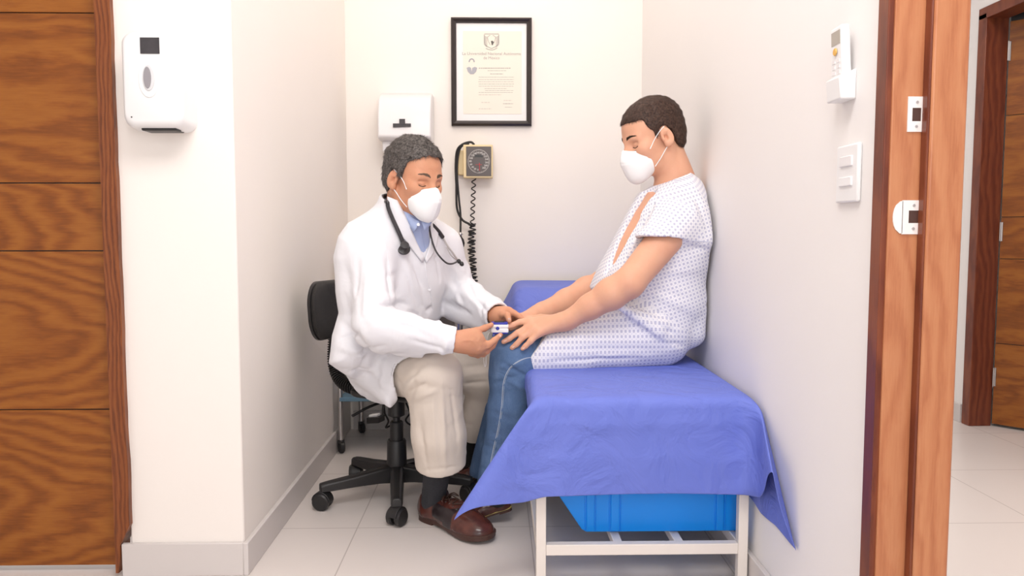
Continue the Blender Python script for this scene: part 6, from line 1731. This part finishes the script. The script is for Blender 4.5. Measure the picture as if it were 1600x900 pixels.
    V, Q = Fg.mesh('gown', 2, folds(*rs, *wrinkles(24, 40, [(P(1060, 330, 2.5), P(1050, 480, 2.5), 0.14), (P(1030, 520, 2.46), P(890, 545, 2.44), 0.09), (Sn, Sn+dS*0.2, 0.07)], 0.0035, 0.009), base=sines(51, 10, 12, 45), amp=0.0022))
    me = to_mesh('gown', V, Q)
    uvl = me.uv_layers.new(name='UVMap'); n = len(me.polygons)
    # unwrap: round the trunk, along the thighs, down the sleeve
    def tr(Vv):
        x, y, z = Vv[:, 0], Vv[:, 1], Vv[:, 2]
        u_ = x-np.maximum(0, y-2.425)*np.where(x < 0.57, 1.0, -1.0); return np.stack([u_*0.96+z*0.27, z*0.96-u_*0.27], 1)
    def tg(Vv):
        x, y, z = Vv[:, 0], Vv[:, 1], Vv[:, 2]
        yc = np.where(y < 2.565, 2.47, 2.66); an_ = np.arctan2(z-0.60, -(y-yc)); return np.stack([x, an_*0.085], 1)
    def sl_(Vv):
        rel = Vv-Sn; a_ = rel@dS; u1 = unit(np.cross(dS, (0, -1, 0))); u2 = np.cross(dS, u1); an_ = np.arctan2(rel@u1, rel@(-u2)); return np.stack([an_*0.07, a_], 1)
    lv = np.zeros(n*4, np.int32); me.loops.foreach_get('vertex_index', lv)
    Vc = V[lv]; cen = Vc.reshape(-1, 4, 3).mean(1)
    xk = 0.52; thighm = ((cen[:, 0] < P(1000, 500, 2.4)[0]) & (cen[:, 2] < P(0, 462, 2.4)[2])) | (cen[:, 2] < P(0, 464, 2.40)[2]-(cen[:, 0]-P(1000, 500, 2.4)[0])*0.75)
    thighm &= cen[:, 2] < 0.74
    selm = (((cen-Sn)@dS) > -0.02) & (np.linalg.norm((cen-Sn)-((cen-Sn)@dS)[:, None]*dS, axis=1) < 0.095) & (cen[:, 1] < 2.47) & (cen[:, 2] > P(0, 380, 2.35)[2]) & (cen[:, 0] < Sn[0]+0.06)
    U = tr(Vc).reshape(-1, 4, 2); U2 = tg(Vc).reshape(-1, 4, 2); U3 = sl_(Vc).reshape(-1, 4, 2)
    U[thighm] = U2[thighm]; U[selm & ~thighm] = U3[selm & ~thighm]
    uvl.data.foreach_set('uv', U.astype(np.float32).reshape(-1))
    return link('hospital_gown', me, M['gown'], pat), bvh(V, Q)
gw, BG = gown_mesh()
MB().tube(draped(BG, [(1016, 371), (1045, 373), (1080, 376), (1110, 378)], 0.0006), 0.0014, 5).build('sleeve_hem', M['gown'], gw, smooth=True)

# fingertip clip held between the two
ox = thing('pulse_oximeter', P(781, 522, 2.372), 'small white and blue fingertip pulse oximeter on the patient\'s finger', 'pulse oximeter')
Yx = 2.345
a, b = P(767, 522, Yx), P(794.5, 504, Yx); x0, x1, z0, z1 = a[0], b[0], a[2], b[2]; hh = z1-z0
def oxi(za, zb, y0, y1, name, mat, xx0=x0, xx1=x1, bev=0.002):
    return MB().box((xx0, y0, z0+hh*za), (xx1, y1, z0+hh*zb)).build(name, mat, ox, bevel=bev)
oxi(0.0, 0.14, Yx, Yx+0.034, 'lower_shell', M['oxi_blue'], x0+.006, x1-.002); oxi(0.12, 0.46, Yx-0.001, Yx+0.035, 'lower_body', M['white_plastic'])
oxi(0.44, 0.56, Yx+0.002, Yx+0.033, 'finger_pad', M['towel_plastic'], x0+.004, x1-.003, .001)
oxi(0.54, 0.82, Yx-0.001, Yx+0.035, 'upper_body', M['white_plastic']); oxi(0.80, 1.0, Yx, Yx+0.034, 'upper_shell', M['oxi_blue'], x0+.001, x1-.002)
oxi(1.0, 1.06, Yx+0.005, Yx+0.029, 'display', M['black'], x0+.010, x1-.012, .0008)
MB().lathe([(0.0045, 0), (0.0055, 0.0012), (0.004, 0.0028)], (x0+(x1-x0)*.38, Yx-0.001, z0+hh*.50), (0, -1, 0), 20).build('hinge_button', M['oxi_blue'], ox, smooth=True)
cl = spline([P(767, 515, Yx+.01), P(762, 517, 2.33), P(757, 523, 2.325), P(758, 545, 2.335), P(755.5, 556, 2.34), P(757, 571, 2.34), P(759, 571, 2.34), P(759.5, 556, 2.34), P(760, 545, 2.34), P(762, 525, 2.33), P(767, 516, Yx+.012)], 6)
MB().tube(cl, 0.0011, 6).build('lanyard', M['cord_white'], ox, smooth=True)
